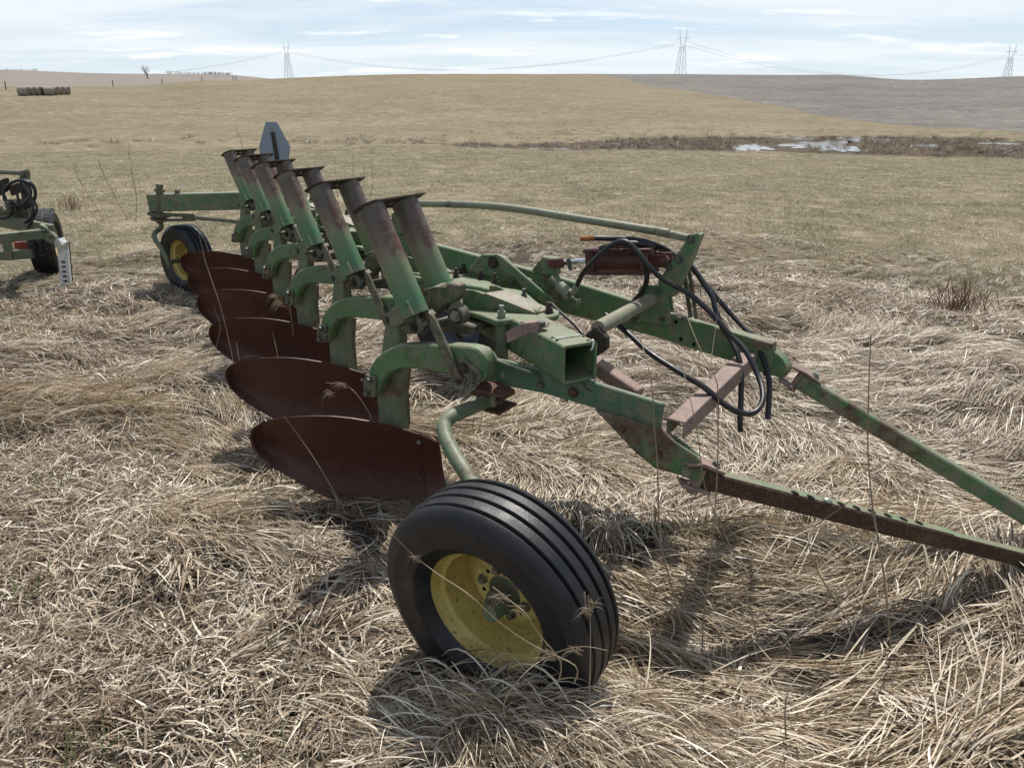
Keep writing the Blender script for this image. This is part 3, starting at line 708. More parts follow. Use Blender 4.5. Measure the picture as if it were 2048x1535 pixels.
tp2 = put('mast_plate', prism(pts_l(LF+.05, (1318, 568), (1340, 574), (1347, 632), (1330, 636)), LW*.014), M['green'], PLOW, 30, .003)
# mast lever (a channel leaning forward) and the straps behind it
ml = put('mast_lever', prism(pts_l(LF-.03, (1377, 470), (1396, 466), (1399, 474), (1378, 520), (1346, 590), (1336, 592), (1318, 572), (1316, 560), (1342, 525), (1362, 497)), LW*.012), M['green'], PLOW, 30, .003)
put('lever_flange', prism(pts_l(LF-.018, (1392, 468), (1399, 470), (1380, 520), (1346, 594), (1338, 594), (1374, 516)), LW*.06), M['green'], ml, 30, .002)
for u, v, r in ((1381, 478, .013), (1359, 518, .013), (1338.5, 533, .012)): bolt(ml, pl(u, v, LF-.03), NL, r, .009, 'bolt')
put('lock_strap', prism(pts_l(LF+.07, (1364, 550), (1372, 548), (1384, 634), (1377, 636)), LW*.008), M['dirtygreen'], PLOW, None)
put('lock_strap', prism(pts_l(LF+.09, (1371, 524), (1378, 522), (1395, 636), (1389, 638)), LW*.008), M['dirtygreen'], PLOW, None)
# long bowed rod back to the rear frame
rp = smoothpath([pl(u, v, LF+.0) for u, v in ((788, 406), (830, 407), (900, 408), (980, 412), (1050, 420), (1130, 433), (1200, 444), (1270, 455), (1338, 466))], 5)
rod = put('lift_rod', sweep(rp, .0165, 14), M['pale_tube'], PLOW)
put('rod_end', prism(pts_l(LF-.01, (1315, 457), (1372, 470), (1384, 474), (1384, 484), (1370, 483), (1312, 472)), LW*.03), M['pale_tube'], rod, 30, .004)
put('hole', disc(pl(1347, 469, LF-.011), NL, .0085, .0015, 14), M['bolt_light'], rod, None)
put('rod_bracket', prism(pts_l(LF-.02, (779, 440), (784, 425), (805, 428), (812, 462), (800, 470), (778, 468)), LW*.05), M['green'], PLOW, 30, .004)
bolt(PLOW, pl(784, 440, LF-.02), NL, .014, .01, 'bolt_light')
# swing link and its bracket on the far bar
put('link_bracket', prism(pts_l(LF-.03, (932, 541), (962, 509), (991, 509), (1009, 515), (1036, 556), (1000, 566), (985, 553)), LW*.03), M['green'], PLOW, 30, .004)
lkb = put('adjuster_link', join(prism(pts_l(LF-.09, (978, 520), (990, 508), (1004, 514), (1110, 605), (1100, 614), (1086, 606)), LW*.014), prism(pts_l(LF-.03, (1010, 530), (1040, 550), (1112, 580), (1118, 588), (1100, 598), (1040, 566)), LW*.014)), M['green'], PLOW, 30, .003)
bolt(lkb, pl(987, 525, LF-.09), NL, .021, .012, 'darkbolt'); bolt(lkb, pl(1024, 563, LF-.09), NL, .017, .012, 'bolt')
adj = put('adjuster_screw', join(cyl(pl(1103, 557, LF-.08), pl(1134, 588, LF-.10), .0175, 14), cyl(pl(1134, 588, LF-.10), pl(1157, 604, LF-.11), .008, 10)), M['green_grey'], PLOW)
put('adjuster_collar', cyl(pl(1119, 572, LF-.09), pl(1138, 590, LF-.10), .026, 16), M['pale_tube'], adj)
bolt(adj, pl(1156, 603, LF-.11), pl(1165, 610, LF-.112)-pl(1150, 598, LF-.11), .012, .008, 'bolt_light')
put('rod_bracket', prism(pts_l(LF-.015, (1062, 541), (1084, 514), (1112, 517), (1110, 553), (1085, 549)), LW*.05), M['green'], PLOW, 30, .004)
# hydraulic cylinder with rod, end caps and tie bolts
hx0, hx1 = pl(1186, 521, LF-.02), pl(1296, 520, LF-.02)
cy = put('hydraulic_cylinder', cyl(hx0, hx1, .047, 24), M['redcyl'], PLOW)
hd = (hx1-hx0).normalized()
put('end_cap', beam(hx0-hd*.012, hx0+hd*.024, .10, .105), M['redcyl'], cy, 30, .006)
put('end_cap', beam(hx1-hd*.02, hx1+hd*.02, .10, .105), M['redcyl'], cy, 30, .006)
for a in (-1, 1):
    for b in (-1, 1):
        e = hd.cross(UP).normalized()*.046*a+UP*.046*b
        put('tie_rod', cyl(hx0-hd*.02+e, hx1+hd*.03+e, .0075, 8), M['redcyl'], cy)
put('rear_clevis', join(beam(hx1+hd*.02+LW*.03, hx1+hd*.09+LW*.03, .014, .05), beam(hx1+hd*.02-LW*.03, hx1+hd*.09-LW*.03, .014, .05), cyl(hx1+hd*.075-LW*.05, hx1+hd*.075+LW*.05, .014, 12), cyl(pl(1297, 497, LF-.03), pl(1304, 520, LF-.03), .017, 12)), M['redcyl'], cy, 30)
put('piston_rod', cyl(pl(1124, 526, LF-.02), hx0, .0135, 14), M['chrome'], cy)
put('rod_clevis', join(beam(pl(1097, 527, LF-.045), pl(1127, 526, LF-.045), .018, .04), beam(pl(1097, 527, LF+.005), pl(1127, 526, LF+.005), .018, .04)), M['redcyl'], cy, 30, .004)
put('lock_clip', prism(pts_l(LF-.06, (1132, 519), (1139, 516), (1142, 524), (1143, 540), (1138, 541), (1134, 530)), LW*.004), M['bolt'], cy, None)
# hoses
def hose(pts, r=.0105, name='hydraulic_hose', m='hose'):
    return put(name, sweep(smoothpath([pl(u, v, L) for u, v, L in pts], 6), r, 10), M[m], PLOW, 60)
h1 = hose([(1151, 577, 2.68), (1158, 562, 2.68), (1170, 541, 2.66), (1203, 506, 2.66), (1233, 485, 2.66), (1255, 485, 2.66), (1277, 506, 2.66), (1299, 533, 2.66), (1326, 558, 2.68), (1381, 590, 2.70), (1422, 626, 2.70), (1463, 672, 2.68), (1490, 700, 2.66), (1518, 755, 2.6), (1526, 796, 2.52), (1512, 822, 2.46), (1485, 826, 2.42), (1449, 809, 2.38), (1408, 774, 2.36), (1354, 741, 2.36), (1299, 705, 2.40), (1258, 668, 2.44), (1230, 645, 2.47), (1211, 629, 2.50)])
put('hose_fitting', cyl(pl(1146, 586, 2.68), pl(1154, 571, 2.68), .0125, 10), M['bolt_light'], h1)
h2 = hose([(1187, 476, 2.72), (1217, 477, 2.74), (1258, 478, 2.76), (1299, 485, 2.79), (1334, 500, 2.84), (1354, 516, 2.88), (1381, 530, 2.88), (1408, 568, 2.86), (1425, 595, 2.84), (1430, 614, 2.82), (1444, 653, 2.78), (1463, 681, 2.72), (1481, 730, 2.66), (1482, 796, 2.62), (1480, 835, 2.6), (1481, 862, 2.6)])
put('hose_coupler', cyl(pl(1162, 477, 2.71), pl(1190, 476, 2.72), .0115, 10), M['brass'], h2)
hose([(1200, 497, 2.70), (1230, 488, 2.71), (1262, 486, 2.74), (1300, 492, 2.78), (1336, 506, 2.88), (1375, 527, 2.92), (1422, 582, 2.90), (1463, 629, 2.88), (1499, 667, 2.84), (1520, 700, 2.80), (1537, 755, 2.74), (1538, 800, 2.70), (1535, 838, 2.68)])
hose([(1215, 492, 2.71), (1245, 487, 2.70), (1265, 494, 2.69), (1288, 520, 2.69), (1294, 549, 2.70), (1288, 577, 2.71), (1268, 602, 2.73), (1258, 612, 2.76)])
hose([(1102, 606, 2.55), (1125, 628, 2.5), (1152, 652, 2.45), (1165, 668, 2.42)], .006)
# --- hitch draft arms
def arm_box(p0, p1, w, h, m, **k): return put('draft_arm', beam(p0, p1, w, h, **k), M[m], PLOW, 30, .006)
NA0, NA1 = pl(1408, 955, 2.12), pz(2040, 1114, .12)
nsplit = NA0.lerp(NA1, .76)
na = arm_box(NA0, nsplit, .052, .062, 'green')
sn = (NA1-NA0).normalized().cross(UP).normalized(); na.data.materials.append(M['rustdark'])
for f_ in na.data.polygons:
    if f_.normal.dot(sn) > .6: f_.material_index = 1        # the paint is gone from this side
sb_ = put('sliding_bar', beam(nsplit-(NA1-NA0).normalized()*.02, NA1+(NA1-NA0).normalized()*.45, .044, .052), M['green'], na, 30, .004)
sb_.data.materials.append(M['rustdark'])
for f_ in sb_.data.polygons:
    if f_.normal.dot(sn) > .6: f_.material_index = 1
nd = (NA1-NA0).normalized(); ns = nd.cross(UP).normalized(); nu = ns.cross(nd).normalized()
for u, v in ((1590, 985), (1621.5, 993.5), (1682, 1007.5), (1713, 1015), (1743.6, 1022), (1775, 1030), (1807, 1037.5), (1838, 1045)):
    d = ray(u, v); t = (NA0+nu*.0315-O).dot(nu)/d.dot(nu); put('hole', disc(O+d*t, nu, .0135, .0012, 14), M['holes'], na, None)
d = ray(1654, 1001); t = (NA0+nu*.0315-O).dot(nu)/d.dot(nu); c = O+d*t
put('domed_bolt', lathe([(0, .017), (.004, .016), (.009, .011), (.012, 0)], c, nu, 18), M['bolt_light'], na)
put('clevis', join(prism([NA0-nd*.075+ns*.02+nu*.03, NA0-nd*.03+ns*.03+nu*.05, NA0+nd*.05+ns*.028+nu*.036, NA0+nd*.05-ns*.028+nu*.036, NA0-nd*.03-ns*.03+nu*.05, NA0-nd*.075-ns*.02+nu*.03], nu*.010), cyl(NA0-nd*.02-nu*.06, NA0-nd*.02+nu*.055, .02, 14), beam(NA0-nd*.07-nu*.035, NA0+nd*.03-nu*.038, .055, .012)), M['rustpink'], na, 30, .002)
bolt(na, NA0+nd*.02+nu*.047, nu, .013, .014, 'bolt')
FA0, FA1 = pl(1597, 759, 2.83), pz(2046, 1026, .19)
fa = arm_box(FA0, FA0+(FA1-FA0)*1.5, .05, .06, 'green_rusty')
fd = (FA1-FA0).normalized(); fs_ = fd.cross(UP).normalized(); fu = fs_.cross(fd).normalized()
put('clevis', join(prism([FA0-fd*.05+fs_*.02+fu*.03, FA0+fs_*.03+fu*.04, FA0+fd*.07+fs_*.024+fu*.034, FA0+fd*.07-fs_*.024+fu*.034, FA0-fs_*.03+fu*.04, FA0-fd*.05-fs_*.02+fu*.03], fu*.009), cyl(FA0-fu*.05, FA0+fu*.045, .016, 14), beam(FA0-fd*.06-fu*.035, FA0+fd*.01-fu*.035, .05, .01)), M['rustpink'], fa, 30, .002)
bolt(fa, FA0+fd*.04+fu*.045, fu, .012, .010, 'bolt_light')

# --- gauge-wheel crank
gk = put('axle_clamp', join(prism([pl(948, 778, 2.03), pl(965, 762, 2.03), pl(1000, 762, 2.1), pl(1030, 778, 2.12), pl(1002, 790, 2.0)], UP*-.012), beam(pl(985, 786, 2.14)-FW*.07, pl(985, 786, 2.14)+FW*.07, .10, .012), beam(pl(986, 800, 2.14)-FW*.07-UP*.02, pl(986, 800, 2.14)+FW*.07-UP*.02, .12, .012)), M['rust'], PLOW, 30, .002)
put('clamp_stud', cyl(pl(985, 778, 2.05), pl(986, 812, 2.05), .0105, 12), M['green_grey'], gk); bolt(gk, pl(985, 774, 2.05), UP, .012, .01, 'rust')
ax0 = pl(1000, 795, 2.14); AX1 = FL(-.97, 1.50, .30)
crank = [ax0, pl(965, 806, 2.08), pl(925, 822, 1.95), pl(902, 833, 1.885), pl(889, 850, 1.845), pl(893, 878, 1.80), pl(912, 915, 1.755), pl(944, 965, 1.70)]
el = AX1-LW*-.04
crank += [crank[-1].lerp(AX1, .6), AX1, AX1-LW*.16]
put('wheel_crank', sweep(smoothpath(crank, 6), .0265, 18), M['green_grey'], PLOW, 60)

# --- wheels
def wheel(parent, c, axis, od=.70, w=.215, rim=.2, name='gauge_wheel', steer=None, hub=True, tread='rib', rimm='yellow'):
    """c: middle of the tyre; axis points to the open (dished) side"""
    ax = V(axis).normalized(); ro = od/2; hw = w/2
    prof = [(-hw*.62, rim-.012), (-hw*.78, rim+.004), (-hw*.90, rim+.022), (-hw*.94, rim+.026), (-hw*.945, rim+.030), (-hw*.93, rim+.033), (-hw*.985, rim+.062), (-hw*.985, rim+.088), (-hw*1.0, rim+.091), (-hw*.985, rim+.094), (-hw*.92, ro-.026), (-hw*.86, ro-.014)]
    if tread == 'rib':
        gs = [-.60, -.2, .2, .60]; x = -hw*.80; prof += [(x, ro-.008)]
        for g in gs:
            gx = g*hw; cr = lambda q: ro-.010*(q/hw)**2
            prof += [(gx-.0075, cr(gx)), (gx-.0052, cr(gx)-.003), (gx-.0042, cr(gx)-.014), (gx+.0042, cr(gx)-.014), (gx+.0052, cr(gx)-.003), (gx+.0075, cr(gx))]
        prof += [(hw*.80, ro-.008)]
    else: prof += [(0, ro)]
    prof += [(-x, r) for x, r in prof[:11]][::-1]
    tyre = put('tyre', lathe(prof, c, ax, 72), M['rubber'], parent, 40)
    hw_ = hw*.66
    rp = [(-hw_, rim-.02), (-hw_, rim+.012), (-hw_+.006, rim+.016), (-hw_+.012, rim-.004), (-hw_*.4, rim-.008), (-hw_*.3, rim-.03), (hw_*.3, rim-.03), (hw_*.45, rim-.012), (hw_-.014, rim-.004), (hw_-.006, rim+.016), (hw_, rim+.014), (hw_+.002, rim+.004), (hw_-.006, rim-.010), (hw_*.52, rim-.022), (hw_*.40, rim-.036), (-hw_*.2, rim-.042), (-hw_*1.15, rim-.046), (-hw_*1.15, rim-.052)]
    rm = put('rim', lathe(rp, c, ax, 56), M[rimm], tyre, 35)
    D0 = -.034
    dp = [(D0-.038, rim-.045), (D0-.03, rim-.06), (D0-.012, .112), (D0-.002, .102), (D0, .094), (D0, .052), (D0-.003, .05)]
    ds = put('wheel_disc', lathe(dp+[(x-.006, r) for x, r in dp[::-1]], c, ax, 48, True), M[rimm], tyre, 35)
    hp = [(-hw*1.3, 0), (-hw*1.3, .03), (-hw*.3, .034), (-hw*.5, .052), (D0, .052), (D0+.004, .048), (D0+.007, .035), (D0+.045, .031), (D0+.050, .024), (D0+.050, 0)]
    put('hub', lathe(hp, c, ax, 24), M['dirtygreen'], tyre, 35)
    s, u = frame(ax)
    for k in range(6):
        a = R(60*k+15); e = s*math.cos(a)+u*math.sin(a)
        bolt(tyre, V(c)+ax*D0+e*.073, ax, .0115, .012, 'dirtygreen', name='wheel_bolt')
        a = R(60*k+45); e = s*math.cos(a)+u*math.sin(a)
        put('hole', disc(V(c)+ax*(D0+.0004)+e*.073, ax, .0065, .0009, 10), M['holes'], tyre, None)
    return tyre
WA = (NL-UP*.10+FW*.0).normalized()
WC = FL(-.985, 1.40, .302)
wheel(PLOW, WC, WA, od=.672, w=.205, rim=.196)

LWC = pz(925, 728, .0)+UP*.28
wheel(PLOW, LWC, NL, od=.66, w=.21, rimm='alu')
put('land_wheel_axle', cyl(LWC, LWC+LW*.25+UP*.2, .03, 12), M['green_grey'], PLOW)
put('coulter_disc', lathe([(-.004, 0), (-.004, .10), (0, .125), (.004, .10), (.004, 0)], pl(612, 570, 3.30), LW, 30), M['mold'], PLOW)
# --- tail: angled rear beam, steering plate, crank, wheel, tie rod
TY = 7.05
tb0, tb1 = py(302, 405, TY+.05), py(520, 400, TY-.05)
put('tail_beam', beam(tb0, tb1, .12, .155), M['green'], PLOW, 30, .006)
tpt = py(322, 388, TY)
put('tail_pivot', join(cyl(py(319, 446, TY), py(319, 372, TY), .03, 16), cyl(py(319, 384, TY), py(319, 378, TY), .045, 6), cyl(py(319, 372, TY), py(319, 368, TY), .032, 6)), M['dirtygreen'], PLOW)
bolt(PLOW, py(355, 387, TY), UP, .022, .03, 'green' if False else 'bolt', False)
put('steering_plate', join(cyl(py(318, 431, TY), py(318, 427, TY), .10, 24), beam(py(318, 429, TY), py(384, 431, TY), .09, .02)), M['dirtygreen'], PLOW)
put('steering_plate', join(cyl(py(318, 441, TY), py(318, 436, TY), .075, 20), beam(py(318, 440, TY), py(384, 440, TY), .07, .018)), M['dirtygreen'], PLOW)
put('tie_rod', cyl(py(370, 434, TY), py(500, 446, TY-.1), .016, 10), M['green_grey'], PLOW)
put('tie_rod_end', beam(py(366, 434, TY), py(390, 436, TY), .06, .055), M['dirtygreen'], PLOW, 30, .006)
TWA = (NL*.97+FW*-.05+UP*.02).normalized()
TWC = py(378, 540, TY+.02); TWC.z = gz(TWC.x, TWC.y)+.275
put('tail_crank', sweep(smoothpath([py(320, 440, TY), py(322, 455, TY), py(309, 466, TY-.12), py(311, 480, TY-.18), py(325, 500, TY-.22), py(340, 532, TY-.22), TWC+TWA*.16, TWC]), .022, 14), M['green_grey'], PLOW, 60)
wheel(PLOW, TWC, TWA, od=.66, w=.21)
# --- slow-vehicle emblem seen from its bare back, on a flat post
SYD = 7.6
sg = put('emblem_panel', prism([py(u, v, SYD) for u, v in ((531, 244), (553, 244), (580, 293), (577, 316), (574, 328), (522, 327), (518, 293))], V((.003, .004, 0))), M['alu'], PLOW, None, label='bare grey back of a triangular slow-vehicle emblem')
put('emblem_post', prism([py(u, v, SYD-.012) for u, v in ((541, 264), (548, 264), (562, 340), (575, 420), (566, 420), (553, 340))], V((0, .008, 0))), M['darkbolt'], PLOW, None)
bolt(sg, py(543, 256, SYD-.002), V((0, -1, 0)), .008, .004, 'bolt_light')

# --- the other five bottoms
for k in range(1, 6):
    for o in list(UN): copy_tree(o, STEP*k, PLOW.o)

# ================================================================== THE SECOND IMPLEMENT (its hitch end shows at the left)
P2 = Thing('moldboard_plow', (-4.9, 7.6, gz(-4.9, 7.6)), 'grey-green hitch end of a second plow at the left edge, hoses coiled on its mast', 'plow')
def q(u, v, y): return py(u, v, y)
a_ = 7.1
put('hitch_bar', beam(q(-160, 408, a_+.55), q(106, 462, a_), .05, .12), M['green_grey'], P2, 30, .006)
put('hitch_bar', beam(q(-140, 505, a_-.9), q(-30, 512, a_-1.0), .05, .12), M['green_grey'], P2, 30, .006)
put('cross_channel', beam(q(-150, 492, a_-.85), q(86, 467, a_-.02), .09, .085), M['green_grey'], P2, 30, .004)
put('bar_end', prism([q(u, v, a_-.05) for u, v in ((78, 448), (92, 455), (110, 474), (113, 484), (104, 488), (88, 480), (80, 470))], V((.0, .06, 0))), M['green_grey'], P2, 30, .004)
put('mast_lever', prism([q(u, v, a_+.25) for u, v in ((38, 343), (53, 339), (55, 346), (54, 395), (66, 440), (66, 458), (52, 452), (44, 410), (40, 370))], V((0, .05, 0))), M['dirtygreen'], P2, 30, .004)
put('mast_lever', prism([q(u, v, a_+.38) for u, v in ((50, 345), (56, 345), (66, 440), (70, 460), (62, 458), (55, 420))], V((0, .03, 0))), M['dirtygreen'], P2, 30, .004)
put('lift_rod', cyl(q(-140, 336, a_+1.2), q(46, 346, a_+.28), .024, 12), M['green_grey'], P2)
put('mast_plate', prism([q(u, v, a_+.2) for u, v in ((12, 400), (50, 398), (62, 448), (0, 440))], V((0, .03, 0))), M['dirtygreen'], P2, 30, .003)
put('cross_tube', cyl(q(-120, 445, a_-.6), q(25, 418, a_+.15), .04, 14), M['green_grey'], P2)
put('hydraulic_cylinder', join(cyl(q(-60, 396, a_+.6), q(-2, 378, a_+.4), .06, 14), cyl(q(-2, 378, a_+.4), q(12, 366, a_+.35), .035, 12)), M['darkbolt'], P2)
def hose2(pts, r=.014):
    return put('hydraulic_hose', sweep(smoothpath([q(u, v, y) for u, v, y in pts], 6), r, 9), M['hose'], P2, 60)
lp = [(40+31*math.cos(R(t)), 389+28*math.sin(R(t)), a_+.12+.05*math.sin(R(t))) for t in range(200, 560, 24)]
hose2(lp)
lp = [(44+27*math.cos(R(t)), 385+26*math.sin(R(t)), a_+.09) for t in range(230, 500, 24)]
hose2(lp+[(24, 426, a_+.1), (4, 436, a_+.15), (-30, 434, a_+.2)], .013)
hose2([(40, 362, a_+.1), (52, 380, a_+.1), (66, 400, a_+.1), (74, 415, a_+.08), (70, 430, a_+.05), (60, 448, a_+.03), (56, 458, a_+.02)], .012)
hose2([(36, 366, a_+.1), (34, 385, a_+.1), (40, 410, a_+.1), (50, 425, a_+.1)], .011)
put('valve_block', prism([q(u, v, a_+.16) for u, v in ((16, 372), (34, 366), (40, 384), (22, 392))], V((0, .06, 0))), M['darkbolt'], P2, 30, .004)
put('valve_block', prism([q(u, v, a_+.2) for u, v in ((-4, 362), (10, 356), (14, 380), (2, 388))], V((0, .06, 0))), M['darkbolt'], P2, 30, .004)
hose2([(18, 368, a_+.1), (8, 380, a_+.08), (10, 402, a_+.08), (30, 412, a_+.08), (52, 404, a_+.08), (62, 384, a_+.09), (54, 366, a_+.1)], .012)
hose2([(60, 392, a_+.05), (66, 412, a_+.04), (64, 432, a_+.03), (50, 446, a_+.03)], .013)
for u, v in ((46, 350), (49, 380), (52, 405), (58, 440), (20, 408), (40, 432), (100, 472), (88, 462)): bolt(P2, q(u, v, a_+(.245 if u < 60 and v < 410 else .19 if u < 70 else -.055)), V((0, -1, 0)), .016, .012, 'bolt')
# the hanging perforated link
l0, l1 = q(123, 484, a_-.1), q(133, 592, a_-.18)
ld = (l1-l0).normalized(); lx = V((1, .25, 0)).normalized(); lx = (lx-ld*lx.dot(ld)).normalized()
W2 = .042; ln = (l1-l0).length
outer = [l0-lx*W2, l0+lx*W2, l1+lx*W2, l1-lx*W2]
hl = []
for k in range(7):
    c = l0+ld*(ln*(.37+.088*k)); hl.append([c+lx*math.cos(R(t))*.022+ld*math.sin(R(t))*.011 for t in range(0, 360, 45)])
dl = put('draft_link', holed(outer, hl, V((-.01, .05, 0))), M['white'], P2, 30)
put('slot_shade_back', beam(l0+V((-.01, .07, 0)), l1+V((-.01, .07, 0)), .08, .02, V((0, 1, 0))), M['holes'], dl, None)  # near-black sheet stands in for the shade behind the slots
put('link_knuckle', join(cyl(q(112, 487, a_-.1), q(134, 490, a_-.1), .035, 14), beam(q(118, 478, a_-.1), q(128, 492, a_-.1), .10, .05)), M['white'], P2, 30, .004)
# a wheel with block tread
wc = q(98, 508, a_+.55); wc.z = gz(wc.x, wc.y)+.29
wax = V((-.93, -.36, .02)).normalized()
tyr = wheel(P2, wc, wax, od=.66, w=.23)
for k in range(44):
    t = R(360*k/44); s_, u_ = frame(wax)
    for z_ in (-.07, 0, .07):
        tt = t+(R(4) if z_ == 0 else 0); e = s_*math.cos(tt)+u_*math.sin(tt); tn = -s_*math.sin(tt)+u_*math.cos(tt)
        c = wc+e*.326+wax*z_
        if e.y > .5: continue
        if 'blk' not in globals():
            vs, fs = beam(V((-.021, 0, 0)), V((.021, 0, 0)), .058, .018, V((0, 0, 1)))
            blk = bpy.data.meshes.new('tread_block'); blk.from_pydata([tuple(v) for v in vs], [], fs); blk.materials.append(M['rubber'])
        o = bpy.data.objects.new('tread_block', blk); C.objects.link(o); o.parent = tyr
        o.rotation_euler = Matrix((tn, wax, e)).transposed().to_euler(); o.location = c-wloc(tyr)
put('lower_frame', join(beam(q(-60, 515, a_+.1), q(66, 507, a_+.2), .06, .09), beam(q(10, 470, a_+.15), q(22, 520, a_+.15), .07, .05, V((0, 1, 0)))), M['green_grey'], P2, 30, .004)
put('red_hub_block', beam(q(32, 495, a_+.3), q(62, 494, a_+.3), .05, .11), plain('red_orange_paint', (.28, .05, .025), .35), P2, 30, .006)  # red-orange block standing for the hub

# ================================================================== BACKGROUND THINGS
HAY = plain('grey_weathered_hay', (.29, .26, .215), .95, 0, .45, 6, .1)
HAYE = plain('shaded_hay_end', (.11, .09, .065), .95, 0, .45, 8, .1)  # darker tone puts the shadow on the bale ends into the colour
bl_lab = ['leftmost shadow-ended round hay bale of the row on the far left', 'second round hay bale from the left end of the far row', 'third round hay bale from the left end of the far row', 'fourth round hay bale, just left of the nearer turned one', 'round hay bale turned end-on in the middle of the far row', 'round hay bale just right of the turned one in the far row', 'second round hay bale from the right end of the far row', 'rightmost round hay bale of the row on the far left']
def bale(u, vb, r, yaw, lab, rad=.72, ln=1.45):
    a = math.atan((u-1024)/1597); x, y = r*math.sin(a), r*math.cos(a); z = gz(x, y)
    t = Thing('hay_bale', (x, y, z), lab, 'hay bale', 'round hay bales in a row far left')
    axd = V((math.sin(yaw), math.cos(yaw), 0)); c = V((x, y, z+rad-.06))
    rr = random.Random(int(u)); prof = [(-ln/2+ln*i/9, rad*(1-.03*rr.random()) if 0 < i < 9 else rad*.93) for i in range(10)]
    put('wrap', lathe(prof, c, axd, 22), HAY, t)
    put('end', cyl(c-axd*(ln/2+.01), c-axd*(ln/2-.1), rad*.9, 22), HAYE, t); put('end', cyl(c+axd*(ln/2-.1), c+axd*(ln/2+.01), rad*.9, 22), HAYE, t)
yw = R(80)
for i, (u, r) in enumerate([(52, 150), (64, 151), (77, 152), (89, 153), (100, 152.5), (111, 155), (122, 157), (134, 159)]):
    bale(u, 185, r, yw if i != 4 else R(48), bl_lab[i])
# lattice pylons and their conductors
PYM = plain('hazed_galvanised_lattice', (.55, .59, .64), .6, .1, .1, 1)  # steel colour paled so that distance haze is part of it
pyl = [(583, 160, 98, 1050, 'far lattice pylon on the skyline left of the hill, the leftmost of three'), (1357, 158, 74, 800, 'tallest lattice pylon on the skyline, the middle one of three'), (2002, 166, 114, 1150, 'lattice pylon at the right edge of the skyline, half behind the field')]
ptops = []
for (u, vb, vt, r, lab) in pyl:
    a = math.atan((u-1024)/1597); x, y = r*math.sin(a), r*math.cos(a)
    zt = vz(vt, r)-0; zb = min(gz(x, y), vz(vb+8, r)); h = zt-zb
    zg = gz(x, y)
    t = Thing('power_pylon', (x, y, zg), lab, 'pylon', 'power pylons on the skyline')
    th_ = .22*r/1000.+.08; c = V((x, y, 0)); rt = V((math.cos(a+.5), -math.sin(a+.5), 0)); fwd_ = V((math.sin(a+.5), math.cos(a+.5), 0))
    def pp(sx, sy, wz, f): return c+rt*sx*wz+fwd_*sy*wz+UP*(zg+(zt-zg)*f)
    wb, ww = h*.095, h*.035
    for sx in (-1, 1):
        for sy in (-1, 1): put('leg', beam(pp(sx, sy, wb, -.02), pp(sx, sy, ww, .74), th_, th_), PYM, t, None)
    br_ = []
    for k in range(5):
        f0, f1 = .74*k/5, .74*(k+1)/5; w0, w1 = wb+(ww-wb)*k/5, wb+(ww-wb)*(k+1)/5
        for (sa, sb) in (((-1, -1), (1, -1)), ((-1, 1), (1, 1)), ((-1, -1), (-1, 1)), ((1, -1), (1, 1))):
            br_ += [beam(pp(*sa, w0, f0), pp(*sb, w1, f1), th_*.5, th_*.5), beam(pp(*sb, w0, f0), pp(*sa, w1, f1), th_*.5, th_*.5)]
    o = put('bracing', join(*br_), PYM, t, None); o['kind'] = 'stuff'
    for sx in (-1, 1):
        put('peak', beam(pp(sx, 0, ww, .74), pp(sx, 0, ww*2.2, 1.0), th_, th_), PYM, t, None)
        put('crossarm', beam(pp(sx, 0, ww*.6, .80), pp(sx, 0, wb*1.15, .86), th_*.9, th_*.9), PYM, t, None)
        put('insulator', beam(pp(sx, 0, wb*1.12, .86), pp(sx, 0, wb*1.12, .79), th_*.6, th_*.6), PYM, t, None)
    put('crossarm', beam(pp(-1, 0, wb*1.15, .86), pp(1, 0, wb*1.15, .86), th_, th_), PYM, t, None)
    ptops.append([pp(s_, 0, wb*1.12, .79) for s_ in (-1, 1)])
WIRE = plain('grey_conductor', (.34, .37, .41), .6, .3, .1, 1)
def span(p0, p1, sag, lab):
    n = 26; pts = [p0.lerp(p1, i/n)-UP*(sag*4*(i/n)*(1-i/n)) for i in range(n+1)]
    o = put('power_cable', sweep(pts, .09, 5), WIRE, None, None); tag(o, lab, 'cable', 'conductors between the pylons')
la = math.atan((-420-1024)/1597); LE = V((1250*math.sin(la), 1250*math.cos(la), vz(112, 1250)))
ra = math.atan((2700-1024)/1597); RE = V((1500*math.sin(ra), 1500*math.cos(ra), vz(120, 1500)))
span(LE, ptops[0][0], 38, 'power cable sagging from the left edge to the leftmost pylon, near side'); span(LE+V((6, 9, 0)), ptops[0][1], 37, 'power cable sagging from the left edge to the leftmost pylon, far side')
span(ptops[0][0], ptops[1][0], 23, 'power cable between the left and the middle pylon, left-hand side'); span(ptops[0][1], ptops[1][1], 23, 'power cable between the left and the middle pylon, right-hand side')
span(ptops[1][0], ptops[2][0], 26, 'power cable between the middle and the right pylon, left-hand side'); span(ptops[1][1], ptops[2][1], 26, 'power cable between the middle and the right pylon, right-hand side')
span(ptops[2][1], RE, 20, 'power cable running off the right edge from the rightmost pylon')
